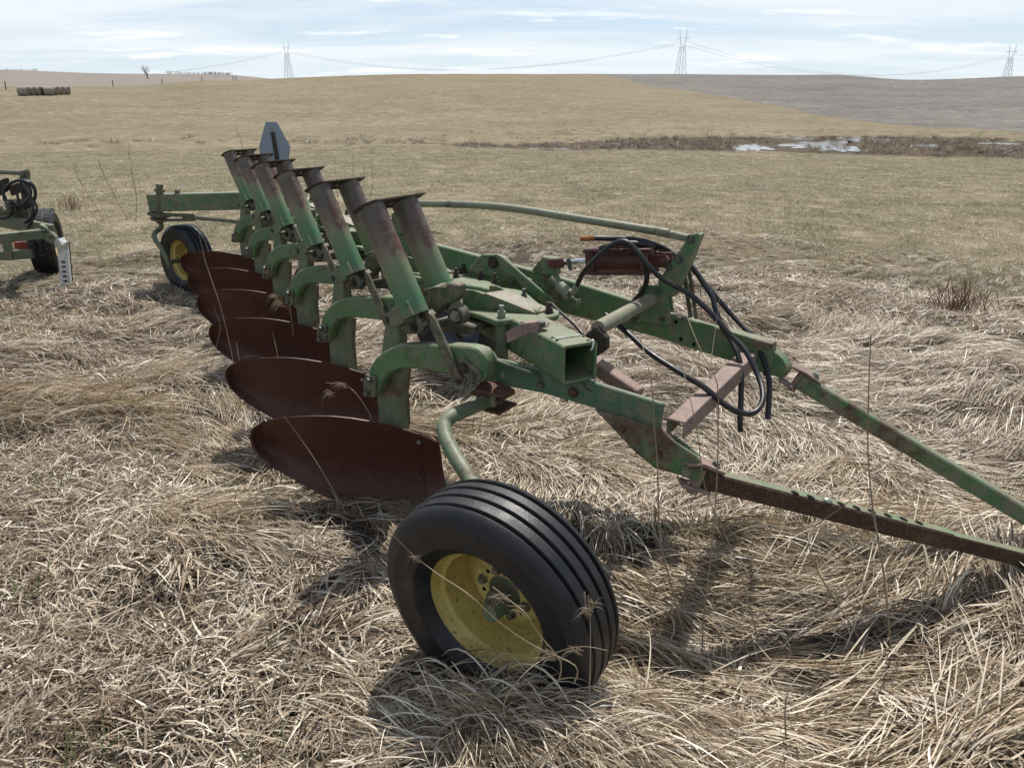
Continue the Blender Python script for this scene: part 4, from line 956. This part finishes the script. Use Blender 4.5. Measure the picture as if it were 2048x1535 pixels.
# fence posts on the far edge of the pasture
POST = plain('weathered_fence_wood', (.17, .14, .11), .9, 0, .3, 8, .2)
for u, r, lab in ((18, 175, 'thin fence post left of the hay bales'), (410, 262, 'fence post on the hill edge left of the pylon, the left one'), (472, 262, 'fence post on the hill edge near the pylon, first of a close pair'), (478, 266, 'fence post on the hill edge near the pylon, second of a close pair'), (232, 210, 'short fence post right of the hay bales'), (330, 236, 'fence post at the stubble edge below the bare tree')):
    a = math.atan((u-1024)/1597); x, y = r*math.sin(a), r*math.cos(a); z = gz(x, y)
    o = put('fence_post', sweep([V((x, y, z-.2)), V((x+.03, y, z+.7)), V((x+.06, y, z+1.45)), V((x+.06, y, z+1.5))], [.12, .11, .10, .03], 7), POST, None); tag(o, lab, 'post', 'fence posts on the skyline')
# a bare tree and a line of scrub on the far hill
BARK = plain('grey_bark', (.17, .145, .12), .9, 0, .3, 3, .2)
def branch(p, d, ln, r, depth, out, rr, lean=0):
    n = 3; pts = [V(p)]; dd = V(d)
    for i in range(n):
        dd = (dd+V((rr.uniform(-.16, .16), rr.uniform(-.16, .16), rr.uniform(-.02, .12)))).normalized(); pts.append(pts[-1]+dd*ln/n)
    out.append(sweep(pts, [r*(1-.55*i/n) for i in range(n+1)], 4 if depth < 3 else 6))
    if depth > 0:
        for k in range(rr.choice((2, 3, 3))):
            e = (dd+V((rr.uniform(-.8, .8), rr.uniform(-.8, .8), rr.uniform(.0, .6)))).normalized()
            branch(pts[rr.choice((2, 3))], e, ln*rr.uniform(.55, .8), r*.5, depth-1, out, rr)
def bare_tree(u, r, h, lab, seed, rad):
    a = math.atan((u-1024)/1597); x, y = r*math.sin(a), r*math.cos(a); z = gz(x, y); rr = random.Random(seed)
    t = Thing('bare_tree', (x, y, z), lab, 'tree')
    put('trunk', sweep([V((x, y, z-.3)), V((x, y, z+h*.18)), V((x+.1, y, z+h*.34))], [rad, rad*.8, rad*.65], 8), BARK, t)
    out = []
    for k in range(6): branch(V((x+.05, y, z+h*(.2+.03*k))), V((rr.uniform(-.7, .7), rr.uniform(-.7, .7), .9)).normalized(), h*.36, rad*.5, 3, out, rr)
    put('crown', join(*out), BARK, t)['kind'] = 'stuff'
bare_tree(303, 640, 8.5, 'lone leafless tree on the far skyline above the stubble field', 4, .5)
def scrub(name, spots, lab, hmin, hmax):
    out = []; rr = random.Random(5)
    for (u, r) in spots:
        a = math.atan((u-1024)/1597); x, y = r*math.sin(a), r*math.cos(a); z = gz(x, y); h = rr.uniform(hmin, hmax)
        for k in range(10):
            branch(V((x+rr.uniform(-3, 3), y+rr.uniform(-2, 2), z-.1)), V((rr.uniform(-.6, .6), rr.uniform(-.5, .5), 1)).normalized(), h*.5, .14, 1, out, rr)
    o = put(name, join(*out), BARK, None, None); tag(o, lab, 'scrub', kind='stuff')
scrub('hedge_scrub', [(420+4*i, 900) for i in range(13)]+[(345+9*i, 900) for i in range(8)]+[(30+14*i, 930) for i in range(5)], 'dark line of leafless scrub on the far hilltop', 2.0, 4.0)

# ================================================================== GRASS
def grass_mat(name, stops, green=0, trans=.22):
    m, t, b = mat(name)
    at = t.nodes.new('ShaderNodeAttribute'); at.attribute_name = 'tone'
    oi = t.nodes.new('ShaderNodeObjectInfo')
    P = wpos(t).outputs['Position']
    f = mth(t, 'ADD', at.outputs['Fac'], mth(t, 'MULTIPLY', mth(t, 'SUBTRACT', tnoise(t, .9, 4, .6, P), .5), .75))
    f = mth(t, 'ADD', f, mth(t, 'MULTIPLY', mth(t, 'SUBTRACT', oi.outputs['Random'], .5), .25))
    col = ramp(t, f, stops)
    if green:
        gf = ramp(t, tnoise(t, .32, 5, .65, P), [(.44, BW(0)), (.70, BW(green))])
        col = mix(t, gf, col, (.13, .17, .055))
    ap = t.nodes.new('ShaderNodeAttribute'); ap.attribute_name = 'along'
    col = mix(t, ramp(t, ap.outputs['Fac'], [(0, BW(.45)), (.35, BW(0))]), col, (.17, .115, .07))   # brown sheath at the base
    b.inputs['Roughness'].default_value = .42; b.inputs['Specular IOR Level'].default_value = .42
    t.links.new(col, b.inputs['Base Color'])
    tr = t.nodes.new('ShaderNodeBsdfTranslucent'); t.links.new(col, tr.inputs['Color'])
    mx = t.nodes.new('ShaderNodeMixShader'); mx.inputs[0].default_value = trans
    o = [n for n in t.nodes if n.type == 'OUTPUT_MATERIAL'][0]
    t.links.new(b.outputs[0], mx.inputs[1]); t.links.new(tr.outputs[0], mx.inputs[2]); t.links.new(mx.outputs[0], o.inputs[0])
    return m
STRAW = [(.0, (.085, .058, .036)), (.25, (.225, .165, .108)), (.5, (.415, .33, .235)), (.75, (.61, .52, .40)), (1, (.80, .73, .61))]
GOLD = [(.0, (.16, .105, .06)), (.3, (.33, .245, .145)), (.6, (.50, .41, .28)), (1, (.72, .64, .51))]
PAST = [(.0, (.12, .098, .055)), (.3, (.25, .21, .13)), (.6, (.41, .35, .235)), (1, (.58, .51, .37))]
REED = [(.0, (.06, .045, .03)), (.4, (.15, .115, .075)), (.75, (.26, .205, .14)), (1, (.38, .31, .22))]
GMAT = {'straw': grass_mat('dry_straw_grass', STRAW), 'gold': grass_mat('golden_dry_grass', GOLD), 'past': grass_mat('cropped_pasture_grass', PAST, .5), 'reed': grass_mat('brown_marsh_reed', REED, 0, .2)}
def tuft(seed, n, ln, e0, e1, spread, wd, rad, seg=7, curl=0, m='straw', az_all=False, zmin=.003, lift=.02):
    """n blades as ribbons that rise at e0, bend to e1 along their length; heading +X unless az_all"""
    r_ = np.random.default_rng(seed); vs = []; fs = []; tone = []; along = []
    for i in range(n):
        L = r_.uniform(*ln); a = r_.uniform(-math.pi, math.pi) if az_all else r_.normal(0, spread)
        el = R(r_.uniform(*e0)); ee = R(r_.uniform(*e1)); rr = rad*math.sqrt(r_.random()); ra = r_.uniform(0, 6.283)
        p = np.array([rr*math.cos(ra), rr*math.sin(ra), -.01]); wv = r_.uniform(*wd); cu = r_.normal(0, curl); tw = r_.normal(0, .6); tn = r_.random(); floor_ = zmin+r_.random()*lift
        pw_ = r_.uniform(.7, 1.5); k0 = len(vs)
        for s in range(seg+1):
            t = s/seg; e = el+(ee-el)*t**pw_; aa = a+cu*t*t
            d = np.array([math.cos(e)*math.cos(aa), math.cos(e)*math.sin(aa), math.sin(e)])
            if s: p = p+d*(L/seg)
            if s > 1 and p[2] < floor_: p[2] = floor_
            side = np.array([-math.sin(aa), math.cos(aa), 0]); upn = np.cross(d, side)*-1
            q_ = side*math.cos(tw*(.4+t))+upn*math.sin(tw*(.4+t)); hw = wv/2*(1 if t < .5 else max(.08, (1-(t-.5)/.5)**.8))*(.7+.3*min(1, t*5))
            vs += [p-q_*hw, p+q_*hw]; tone += [tn, tn]; along += [t, t]
        for s in range(seg):
            k = k0+2*s; fs.append((k, k+1, k+3, k+2))
    me = bpy.data.meshes.new('tuft'); me.from_pydata([tuple(v) for v in vs], [], fs)
    for nme, arr in (('tone', tone), ('along', along)): me.attributes.new(nme, 'FLOAT', 'POINT').data.foreach_set('value', np.array(arr, np.float32))
    me.shade_smooth(); me.materials.append(GMAT[m]); return me
def field(name, tufts, pos, rot, scl, idx, lab, cat='grass'):
    """instances a set of tuft meshes on explicit points with geometry nodes"""
    col = bpy.data.collections.new(name+'_tufts')
    for i, me in enumerate(tufts):
        o = bpy.data.objects.new('%s_tuft_%02d' % (name, i), me); col.objects.link(o)
    me = bpy.data.meshes.new(name); me.from_pydata(pos.tolist(), [], [])
    me.attributes.new('rot', 'FLOAT_VECTOR', 'POINT').data.foreach_set('vector', rot.astype(np.float32).ravel())
    me.attributes.new('scl', 'FLOAT_VECTOR', 'POINT').data.foreach_set('vector', scl.astype(np.float32).ravel())
    me.attributes.new('idx', 'INT', 'POINT').data.foreach_set('value', idx.astype(np.int32))
    o = bpy.data.objects.new(name, me); C.objects.link(o); tag(o, lab, cat, kind='stuff')
    ng = bpy.data.node_groups.new(name+'_gn', 'GeometryNodeTree')
    ng.interface.new_socket('Geometry', in_out='INPUT', socket_type='NodeSocketGeometry'); ng.interface.new_socket('Geometry', in_out='OUTPUT', socket_type='NodeSocketGeometry')
    gi = ng.nodes.new('NodeGroupInput'); go = ng.nodes.new('NodeGroupOutput'); ip = ng.nodes.new('GeometryNodeInstanceOnPoints'); ci = ng.nodes.new('GeometryNodeCollectionInfo')
    ci.inputs['Collection'].default_value = col; ci.inputs['Separate Children'].default_value = True; ci.inputs['Reset Children'].default_value = True
    def na_(n_, ty):
        q_ = ng.nodes.new('GeometryNodeInputNamedAttribute'); q_.data_type = ty; q_.inputs['Name'].default_value = n_; return q_.outputs['Attribute']
    ip.inputs['Pick Instance'].default_value = True
    e2r = ng.nodes.new('FunctionNodeEulerToRotation')
    L = ng.links
    L.new(gi.outputs[0], ip.inputs['Points']); L.new(ci.outputs[0], ip.inputs['Instance']); L.new(na_('idx', 'INT'), ip.inputs['Instance Index'])
    L.new(na_('rot', 'FLOAT_VECTOR'), e2r.inputs[0]); L.new(e2r.outputs[0], ip.inputs['Rotation']); L.new(na_('scl', 'FLOAT_VECTOR'), ip.inputs['Scale'])
    L.new(ip.outputs[0], go.inputs[0])
    md = o.modifiers.new('tufts', 'NODES'); md.node_group = ng; return o
def scatter(r0, r1, dens, half=.80, extra=.7, ymin=.55):
    """random points in the sector in front of the camera (with a margin), density per m2"""
    a = math.atan(half)+.06; area = a*(r1*r1-r0*r0); n = int(area*dens)
    r = np.sqrt(rng.uniform(r0*r0, r1*r1, n)); t = rng.uniform(-a, a, n)
    x = r*np.sin(t)*(1+extra/np.maximum(r, 1)*.35); y = r*np.cos(t)
    k = y > ymin; return x[k], y[k]
def slope_rot(x, y, yaw):
    e = .25; sx = (ground_z(x+e, y)-ground_z(x-e, y))/(2*e); sy = (ground_z(x, y+e)-ground_z(x, y-e))/(2*e)
    c, s = np.cos(yaw), np.sin(yaw); along = sx*c+sy*s; across = -sx*s+sy*c
    return np.stack([across, -along, yaw], -1)
def flow(x, y):
    """heading (math angle) in which the flattened grass lies"""
    a = (fbm(x/1.3+3, y/1.0+8, 2)-.5)*4.4+(fbm(x/.45+1, y/.45+4, 2)-.5)*1.1
    return R(-22)+a
def shortmask(x, y):
    yb = np.interp(x, [-4, -2.6, -1.5, -.6, -.2, .1], [3.9, 3.5, 2.9, 2.25, 1.2, .4]); return (yb-y+(fbm(x*1.6, y*1.6)-.5)*1.1) > 0
def clear(x, y, g=.0):
    """keep tufts out of the wheels"""
    k = np.ones(len(x), bool)
    for c, axx, rad, hw in ((WC, WA, .30, .12), (TWC, TWA, .30, .12), (wc, wax, .30, .13), (LWC, NL, .28, .12)):
        f = V((-axx.y, axx.x, 0)).normalized(); u = (x-c.x)*f.x+(y-c.y)*f.y; w_ = (x-c.x)*axx.x+(y-c.y)*axx.y
        k &= ~((np.abs(u) < rad) & (np.abs(w_) < hw+g))
    return k
def humps(x, y): return fbm(x/.95+7, y/.62+1, 2)

long_t = [tuft(10+i, 52, (.14, .40), (8, 48), (-78, -8), .16, (.0022, .0056), .06, 8, .42, 'straw') for i in range(6)]+[tuft(30+i, 52, (.14, .38), (12, 52), (-75, -5), .18, (.002, .0048), .06, 8, .45, 'gold') for i in range(2)]+[tuft(36, 14, (.2, .36), (45, 80), (-95, -30), .9, (.0035, .0075), .05, 9, 1.3, 'straw')]
short_t = [tuft(50+i, 60, (.05, .16), (5, 70), (-40, 45), 1, (.0024, .0070), .11, 5, .8, 'straw', True) for i in range(5)]+[tuft(60+i, 36, (.10, .26), (8, 40), (-40, 4), .35, (.003, .0078), .09, 6, .5, 'straw') for i in range(3)]
past_t = [tuft(80+i, 60, (.03, .09), (15, 80), (-20, 60), 1, (.0026, .005), .16, 4, .6, 'past', True) for i in range(4)]
# 1 long flattened grass round the plough
x, y = scatter(.75, 6.2, 125, 1.05); k = ~shortmask(x, y) & clear(x, y); x, y = x[k], y[k]
def lay(name, x, y, tf, lab, smin, smax, special=None):
    n = len(x); yaw = flow(x, y)+rng.normal(0, .14, n)+np.where(rng.random(n) < .035, rng.normal(0, 1.2, n), 0); idx = rng.integers(0, special or len(tf), n)
    gold = fbm(x/1.3+20, y/1.0+3, 3)
    if special: idx = np.where((gold > .56) & (rng.random(n) < .75), rng.integers(6, 8, n), rng.integers(0, 6, n)); idx = np.where(rng.random(n) < .025, 8, idx)
    s = rng.uniform(smin, smax, n)*np.clip(1.12-.045*np.hypot(x, y), .6, 1); hz = .65+.9*np.clip((humps(x, y)-.3)/.4, 0, 1)
    db_ = np.ones(n)
    for kk in range(6):                      # the boards press the grass down in front of them
        cx, cy = -.62+STEP.x*kk, 2.52+STEP.y*kk; db_ = np.minimum(db_, np.clip(np.hypot((x-cx)/.62, (y-cy)/.40)-.2, .35, 1))
    scl = np.stack([s*(.5+.5*db_), s*(.5+.5*db_), s*hz*db_*rng.uniform(.7, 1.15, n)], -1)
    return field(name, tf, np.stack([x, y, ground_z(x, y)], -1), slope_rot(x, y, yaw), scl, idx, lab)
lay('long_dry_grass', x, y, long_t, 'long flattened straw-coloured grass lying in waves round the plow', .75, 1.2, 8)
x, y = scatter(6.2, 13.5, 62, .88); k = clear(x, y) & (rng.random(len(x)) < np.clip((12.6+8*(fbm(x/4., y/4.)-.5)-np.hypot(x, y))/4.0, 0, 1)**1.3); x, y = x[k], y[k]
lay('long_dry_grass', x, y, long_t, 'matted dry grass in the middle distance behind the plow', .55, .95, 8)
# 2 short trampled grass in the left foreground
x, y = scatter(.75, 4.6, 210, 1.05); k = shortmask(x, y) & clear(x, y); x, y = x[k], y[k]; n = len(x)
idx = np.where(rng.random(n) < .72, rng.integers(0, 5, n), rng.integers(5, 8, n)); s = rng.uniform(.75, 1.25, n)
field('short_dry_grass', short_t, np.stack([x, y, ground_z(x, y)], -1), slope_rot(x, y, flow(x, y)+rng.normal(0, .8, n)), np.stack([s, s, s*rng.uniform(.6, 1.1, n)], -1), idx, 'short trampled pale grass in the left foreground')
# a thin scatter of short litter under the long grass
x, y = scatter(.75, 8, 45, 1.0); k = ~shortmask(x, y) & clear(x, y); x, y = x[k], y[k]; n = len(x); s = rng.uniform(.8, 1.4, n)
field('grass_litter', short_t, np.stack([x, y, ground_z(x, y)], -1), slope_rot(x, y, rng.uniform(0, 6.28, n)), np.stack([s, s, s*.7], -1), rng.integers(0, 8, n), 'broken dead blades matted under the long grass')
# 3 cropped pasture
def pasture(r0, r1, dens, s0, s1, lab):
    x, y = scatter(r0, r1, dens, .78, .5); r = np.hypot(x, y); th_, pw_, ms_ = zones(x, y); k = (th_ < .75) & (pw_ < .5) & (ms_ < .4); x, y = x[k], y[k]; n = len(x)
    s = rng.uniform(s0, s1, n); sz = s*rng.uniform(.5, 1.1, n)
    field('pasture_grass', past_t, np.stack([x, y, ground_z(x, y)], -1), slope_rot(x, y, rng.uniform(0, 6.28, n)), np.stack([s, s, sz], -1), rng.integers(0, 4, n), lab)
pasture(8, 18, 26, .8, 1.25, 'cropped tan and green pasture grass behind the plow')
pasture(18, 42, 15, .85, 1.5, 'cropped pasture grass sloping down to the slough')
pasture(42, 62, 5.5, 1.2, 1.9, 'tan pasture grass along the near bank of the slough')
# 4 reeds and tussocks in the slough
reed_t = [tuft(100+i, 40, (.25, .75), (35, 88), (-10, 70), 1, (.008, .02), .30, 4, .4, 'reed', True) for i in range(4)]
x, y = scatter(50, 100, 2.6, .78, .5); th_, pw_, ms_ = zones(x, y); k = rng.random(len(x)) < ms_**1.5*np.clip(fbm(x/2.5, y/1.5)*3-1.0, .08, 1); x, y = x[k], y[k]
k = np.ones(len(x), bool)
for pd in PUD:
    pa = np.array(pd); c0 = pa.mean(0); aa_ = np.arctan2(x, y); rr_ = np.hypot(x, y); pr_ = np.hypot(pa[:, 0], pa[:, 1]); pz_ = np.arctan2(pa[:, 0], pa[:, 1])
    k &= ~((aa_ > pz_.min()+.002) & (aa_ < pz_.max()-.002) & (rr_ > pr_.min()-4.5) & (rr_ < pr_.max()-.3) & (rng.random(len(x)) < .80))
x, y = x[k], y[k]; n = len(x); s = rng.uniform(.3, .85, n)*np.where(rng.random(n) < .12, 1.5, 1)
field('marsh_reeds', reed_t, np.stack([x, y, ground_z(x, y)-.06], -1), slope_rot(x, y, rng.uniform(0, 6.28, n)), np.stack([s*1.2, s*1.2, s], -1), rng.integers(0, 4, n), 'brown reeds and tussocks standing in the wet slough', 'reeds')
# 5 taller bunches that hide the foot of the gauge wheel
wx, wy = [], []
fr = V((-WA.y, WA.x, 0)).normalized()
for i in range(120):
    u_ = rng.uniform(-.30, .50); w_ = rng.uniform(.15, .34); p = WC+WA*w_+fr*u_; wx.append(p.x); wy.append(p.y)
for i in range(70):
    u_ = rng.uniform(.30, .56); w_ = rng.uniform(-.16, .30); p = WC+WA*w_+fr*u_; wx.append(p.x); wy.append(p.y)
for i in range(110):
    u_ = rng.uniform(.0, .44); w_ = rng.uniform(.13, .25); p = WC+WA*w_+fr*u_; wx.append(p.x); wy.append(p.y)
x, y = np.array(wx), np.array(wy); n = len(x); s = rng.uniform(.55, .85, n)
yaw = math.atan2(fr.y, fr.x)+rng.normal(0, .5, n)+np.where(rng.random(n) < .3, math.pi, 0)
yaw = np.where(np.abs((x-WC.x)*WA.x+(y-WC.y)*WA.y) < .2, yaw, yaw)
hz = np.clip(1.75-3*np.abs((x-WC.x)*WA.x+(y-WC.y)*WA.y-.15), .8, 1.75); hz[120:] = 1.6; hz[190:] = rng.uniform(1.5, 2.4, n-190)
field('long_dry_grass', long_t, np.stack([x, y, ground_z(x, y)], -1), slope_rot(x, y, yaw), np.stack([s, s, s*hz], -1), rng.integers(0, 8, n), 'bunched dry grass against the foot of the front gauge wheel')

# ================================================================== WEEDS: single stalks and bare saplings
STALK = plain('grey_brown_weed_stem', (.27, .215, .16), .8, 0, .3, 60, .2)
STRAWM = grass_mat('pale_seed_head_grass', [(0, (.55, .44, .30)), (1, (.7, .6, .45))])
def stalk(lab, pts, depth_base=None, r=.0032, name='weed_stalk', twigs=0, m=None, y=None):
    """pts: pixels from base to tip; the base stands on the ground, the rest rises above it at the same range"""
    u, v = pts[0]; d = ray(u, v); t_ = 1.5/-d.z
    if y is None:
        for _ in range(6): p = O+d*t_; t_ = (CAM_H-gz(p.x, p.y)-.03)/-d.z
        b_ = O+d*t_
    else: b_ = py(u, v, y); 
    P = [py(uu, vv, b_.y+.02*i*math.sin(i*1.7+u)) for i, (uu, vv) in enumerate(pts)]
    P = [P[0]-UP*.05]+P
    S = smoothpath(P, 4); n = len(S)
    t = Thing(name, (P[1].x, P[1].y, gz(P[1].x, P[1].y)), lab, 'weed')
    put('stem', sweep(S, [r*(1.15-.75*i/(n-1)) for i in range(n)], 6), m or STALK, t, 60)
    rr = random.Random(int(u)); 
    for k in range(twigs):
        i = rr.randrange(n//3, n-1); a = S[i]; dr = (S[min(i+2, n-1)]-S[i-1]).normalized()
        e = (dr+V((rr.uniform(-.9, .9), rr.uniform(-.5, .5), rr.uniform(-.1, .6)))).normalized(); L_ = rr.uniform(.3, .7)*(S[-1]-S[0]).length*.35
        put('twig', sweep(smoothpath([a, a+e*L_*.5, a+e*L_+UP*L_*.15], 3), [r*.5, r*.42, r*.35, r*.3, r*.26, r*.22, r*.15], 5), m or STALK, t, 60)
    return t, S
stalk('tallest single dry stalk, standing right of centre before the near draft arm', [(1781, 1297), (1768, 1150), (1745, 1010), (1736, 900), (1737, 790), (1742, 668)], twigs=1)
stalk('tall thin stalk just right of the gauge wheel, crossing the near hitch bar', [(1366, 1268), (1337, 1147), (1320, 1075), (1315, 931), (1309, 860), (1303, 766), (1278, 664)])
stalk('thin leaning stalk whose tip crosses the cross channel', [(1519, 1296), (1485, 1160), (1450, 1067), (1411, 978), (1392, 850), (1362, 722)], r=.0026)
stalk('curving stalk that crosses the clevis of the near draft arm', [(1405, 1255), (1424, 1084), (1434, 957), (1436, 846), (1434, 766), (1402, 702), (1368, 618)], r=.0026, twigs=1)
stalk('crooked stalk with a kinked top under the near draft arm holes', [(1718, 1276), (1638, 1147), (1618, 1084), (1626, 1056), (1680, 1016), (1720, 986)], r=.0026)
stalk('short broken stalk left of the near draft arm clevis', [(1366, 1215), (1378, 1100), (1380, 1040), (1384, 984)], r=.0028)
stalk('short dark stalk low in the right foreground grass', [(1573, 1500), (1570, 1420), (1580, 1375), (1610, 1335)], r=.0026)
stalk('slanting stalk in front of the nearest moldboard', [(690, 1022), (640, 935), (600, 875), (568, 832)], r=.0022)
stalk('upright stalk rising before the second moldboard', [(568, 835), (562, 770), (556, 715), (545, 664)], r=.0026)
stalk('short upright stalk left of the second moldboard tip', [(493, 772), (486, 745), (478, 718), (473, 684)], r=.0024)
stalk('long thin stalk bending across the third and fourth moldboards', [(480, 800), (462, 700), (440, 610), (410, 520), (388, 430), (352, 378)], r=.0026, twigs=0)
stalk('thin twiggy stalk left of the fourth moldboard', [(420, 742), (440, 660), (434, 632), (428, 615)], r=.0022, twigs=2)
stalk('thin weed standing before the emblem among the spring tubes', [(492, 380), (488, 310), (478, 270), (466, 240)], r=.004, y=8.3)
for i, (u0, u1, v1) in enumerate([(676, 668, 312), (690, 688, 330), (704, 706, 308), (722, 728, 322), (740, 744, 315)]):
    stalk(['leftmost', 'second', 'third', 'fourth', 'rightmost'][i]+' of five faint weeds rising behind the front spring tubes', [(u0, 400), ((u0+u1)/2+2, 370), (u1, v1)], r=.003, y=6.6)
# bare saplings by the second plow
stalk('upright leafless sapling between the two plows', [(272, 440), (273, 400), (268, 370), (262, 335), (256, 300)], r=.006, name='bare_sapling', twigs=7)
stalk('leafless sapling leaning left, middle of the three between the plows', [(254, 436), (236, 405), (220, 372), (205, 345), (196, 320)], r=.006, name='bare_sapling', twigs=6)
stalk('leftmost leafless sapling, leaning, just right of the second plow', [(208, 440), (190, 410), (168, 375), (152, 345), (146, 318)], r=.006, name='bare_sapling', twigs=7)
stalk('small leaning twig right of the second plow hoses', [(178, 448), (140, 430), (110, 418), (95, 412)], r=.005, name='bare_sapling', twigs=3)
# grass stems with seed heads before the gauge wheel
def seed_stem(lab, pts, yb, heads):
    t, S = stalk(lab, pts, r=.0016, name='grass_stem', m=STRAWM, y=yb)
    rr = random.Random(len(pts)*7+int(pts[0][0]))
    for (u, v, n_, ln_, dx_) in heads:
        c = py(u, v, yb); k_ = []
        for i in range(int(n_*1.8)):
            e = V((dx_*1.4+rr.uniform(-.4, .4), rr.uniform(-.35, .2), rr.uniform(-.1, .6))).normalized(); L_ = ln_*rr.uniform(.3, 1.25); pts_ = smoothpath([c+V((rr.uniform(-.01, .01), 0, rr.uniform(-.015, .015))), c+e*L_*.55, c+e*L_*.9+UP*-L_*rr.uniform(.1, 1.0)], 3)
            wd = rr.uniform(.0006, .0015)
            k_.append(sweep(pts_, [wd*(1-.8*abs(2*j/(len(pts_)-1)-.7)) for j in range(len(pts_))], 4))
        put('seed_head', join(*k_), STRAWM, t, 60)['kind'] = 'stuff'
yw_ = WC.y-.34
seed_stem('long grass stem slanting across the front of the gauge wheel rim', [(1150, 1330), (1070, 1292), (1000, 1245), (940, 1190), (880, 1150), (830, 1112), (780, 1064)], yw_, [(835, 1115, 5, .03, -.6)])
seed_stem('pale seed head hanging before the hub of the gauge wheel', [(1120, 1320), (1080, 1270), (1050, 1225), (1020, 1200), (985, 1172)], yw_-.02, [(1015, 1196, 7, .05, -1.2), (1045, 1222, 4, .04, -1)])
seed_stem('upright seed head standing before the tyre tread of the gauge wheel', [(1180, 1345), (1181, 1290), (1180, 1235), (1176, 1190)], yw_+.06, [(1180, 1225, 10, .045, -.5), (1178, 1205, 8, .04, .2)])
seed_stem('bent seed heads drooping at the foot of the gauge wheel', [(1010, 1400), (1050, 1345), (1100, 1310), (1160, 1292), (1215, 1300)], yw_-.03, [(1110, 1312, 9, .06, -.5), (1160, 1300, 6, .05, -.5)])
seed_stem('drooping seed head in the shade left of the gauge wheel', [(668, 1100), (620, 1045), (598, 1015), (580, 1022), (566, 1045)], 2.42, [(600, 1020, 14, .07, -.2)])
seed_stem('seed heads caught between the second moldboard and its leg', [(740, 830), (715, 790), (690, 770), (650, 765)], 2.95, [(690, 772, 12, .07, -.5), (665, 790, 10, .06, -.4)])
seed_stem('curled seed heads caught beside the third bottom', [(585, 655), (578, 610), (560, 592), (540, 590)], 4.1, [(565, 610, 26, .08, -.2), (555, 596, 14, .07, -.5)])
# a dry brown forb clump at the edge of the long grass
def clump(u, v, lab, n_, h, seed):
    p = pz(u, v, -.08); 
    for _ in range(4): p = pz(u, v, gz(p.x, p.y))
    t = Thing('dry_shrub', tuple(p), lab, 'shrub'); rr = random.Random(seed); k_ = []
    for i in range(n_):
        b_ = p+V((rr.gauss(0, .12), rr.gauss(0, .08), -.02)); e = V((rr.uniform(-.5, .5), rr.uniform(-.5, .5), 1)).normalized(); L_ = h*rr.uniform(.45, 1)
        k_.append(sweep(smoothpath([b_, b_+e*L_*.5, b_+e*L_+V((rr.uniform(-.06, .06), 0, 0))], 3), [.0035, .0033, .003, .0028, .0025, .002, .0015], 4))
    put('stems', join(*k_), plain('red_brown_forb', (.20, .125, .075), .85, 0, .3, 20, .2), t, 60)['kind'] = 'stuff'
clump(1918, 622, 'red-brown dry shrub clump at the edge of the pasture on the right', 90, .34, 3)
clump(1350, 592+0, 'brown dry shrub clump behind the mast', 30, .2, 5)
clump(140, 420, 'brown twiggy clump right of the second plow', 60, .35, 8)

x, y = scatter(60, 84, .55, .78, .5); uu = 1024+1597*np.tan(np.arctan2(x, y)); k = (uu < 1250) & (rng.random(len(x)) < np.clip(fbm(x/4+5, y/2.5)*4-1.7, 0, 1)) & (rng.random(len(x)) < np.exp(-((np.hypot(x, y)-70)/6)**2)); x, y = x[k], y[k]; n = len(x); s = rng.uniform(.3, .95, n)
field('marsh_reeds', reed_t, np.stack([x, y, ground_z(x, y)-.03], -1), slope_rot(x, y, rng.uniform(0, 6.28, n)), np.stack([s*1.8, s*1.8, s*.8], -1), rng.integers(0, 4, n), 'scattered brown tussocks along the low ground left of the slough', 'reeds')
x, y = scatter(84, 116, .5, .78, .5); uu = 1024+1597*np.tan(np.arctan2(x, y)); th_, pw_, ms_ = zones(x, y); k = (uu > 900) & (pw_ < .5) & (rng.random(len(x)) < np.exp(-(np.hypot(x, y)-84)/9.)*np.clip(fbm(x/3+5, y/2.5)*3-1, .1, 1)); x, y = x[k], y[k]; n = len(x); s = rng.uniform(.3, .8, n)
field('marsh_reeds', reed_t, np.stack([x, y, ground_z(x, y)-.03], -1), slope_rot(x, y, rng.uniform(0, 6.28, n)), np.stack([s*1.6, s*1.6, s*.8], -1), rng.integers(0, 4, n), 'thinning brown tussocks on the far bank of the slough', 'reeds')

GMAT['shoot'] = grass_mat('fresh_green_shoots', [(0, (.07, .11, .03)), (1, (.16, .20, .07))])
sh_t = [tuft(140+i, 16, (.03, .11), (40, 85), (10, 70), 1, (.002, .004), .07, 4, .4, 'shoot', True) for i in range(3)]
x, y = scatter(.8, 9, 5, 1.0); k = clear(x, y) & (fbm(x/.8+60, y/.8+3, 2) > .52); x, y = x[k], y[k]; n = len(x); s = rng.uniform(.7, 1.5, n)
field('green_shoots', sh_t, np.stack([x, y, ground_z(x, y)+.02], -1), slope_rot(x, y, rng.uniform(0, 6.28, n)), np.stack([s, s, s], -1), rng.integers(0, 3, n), 'sparse new green shoots coming through the dead grass')
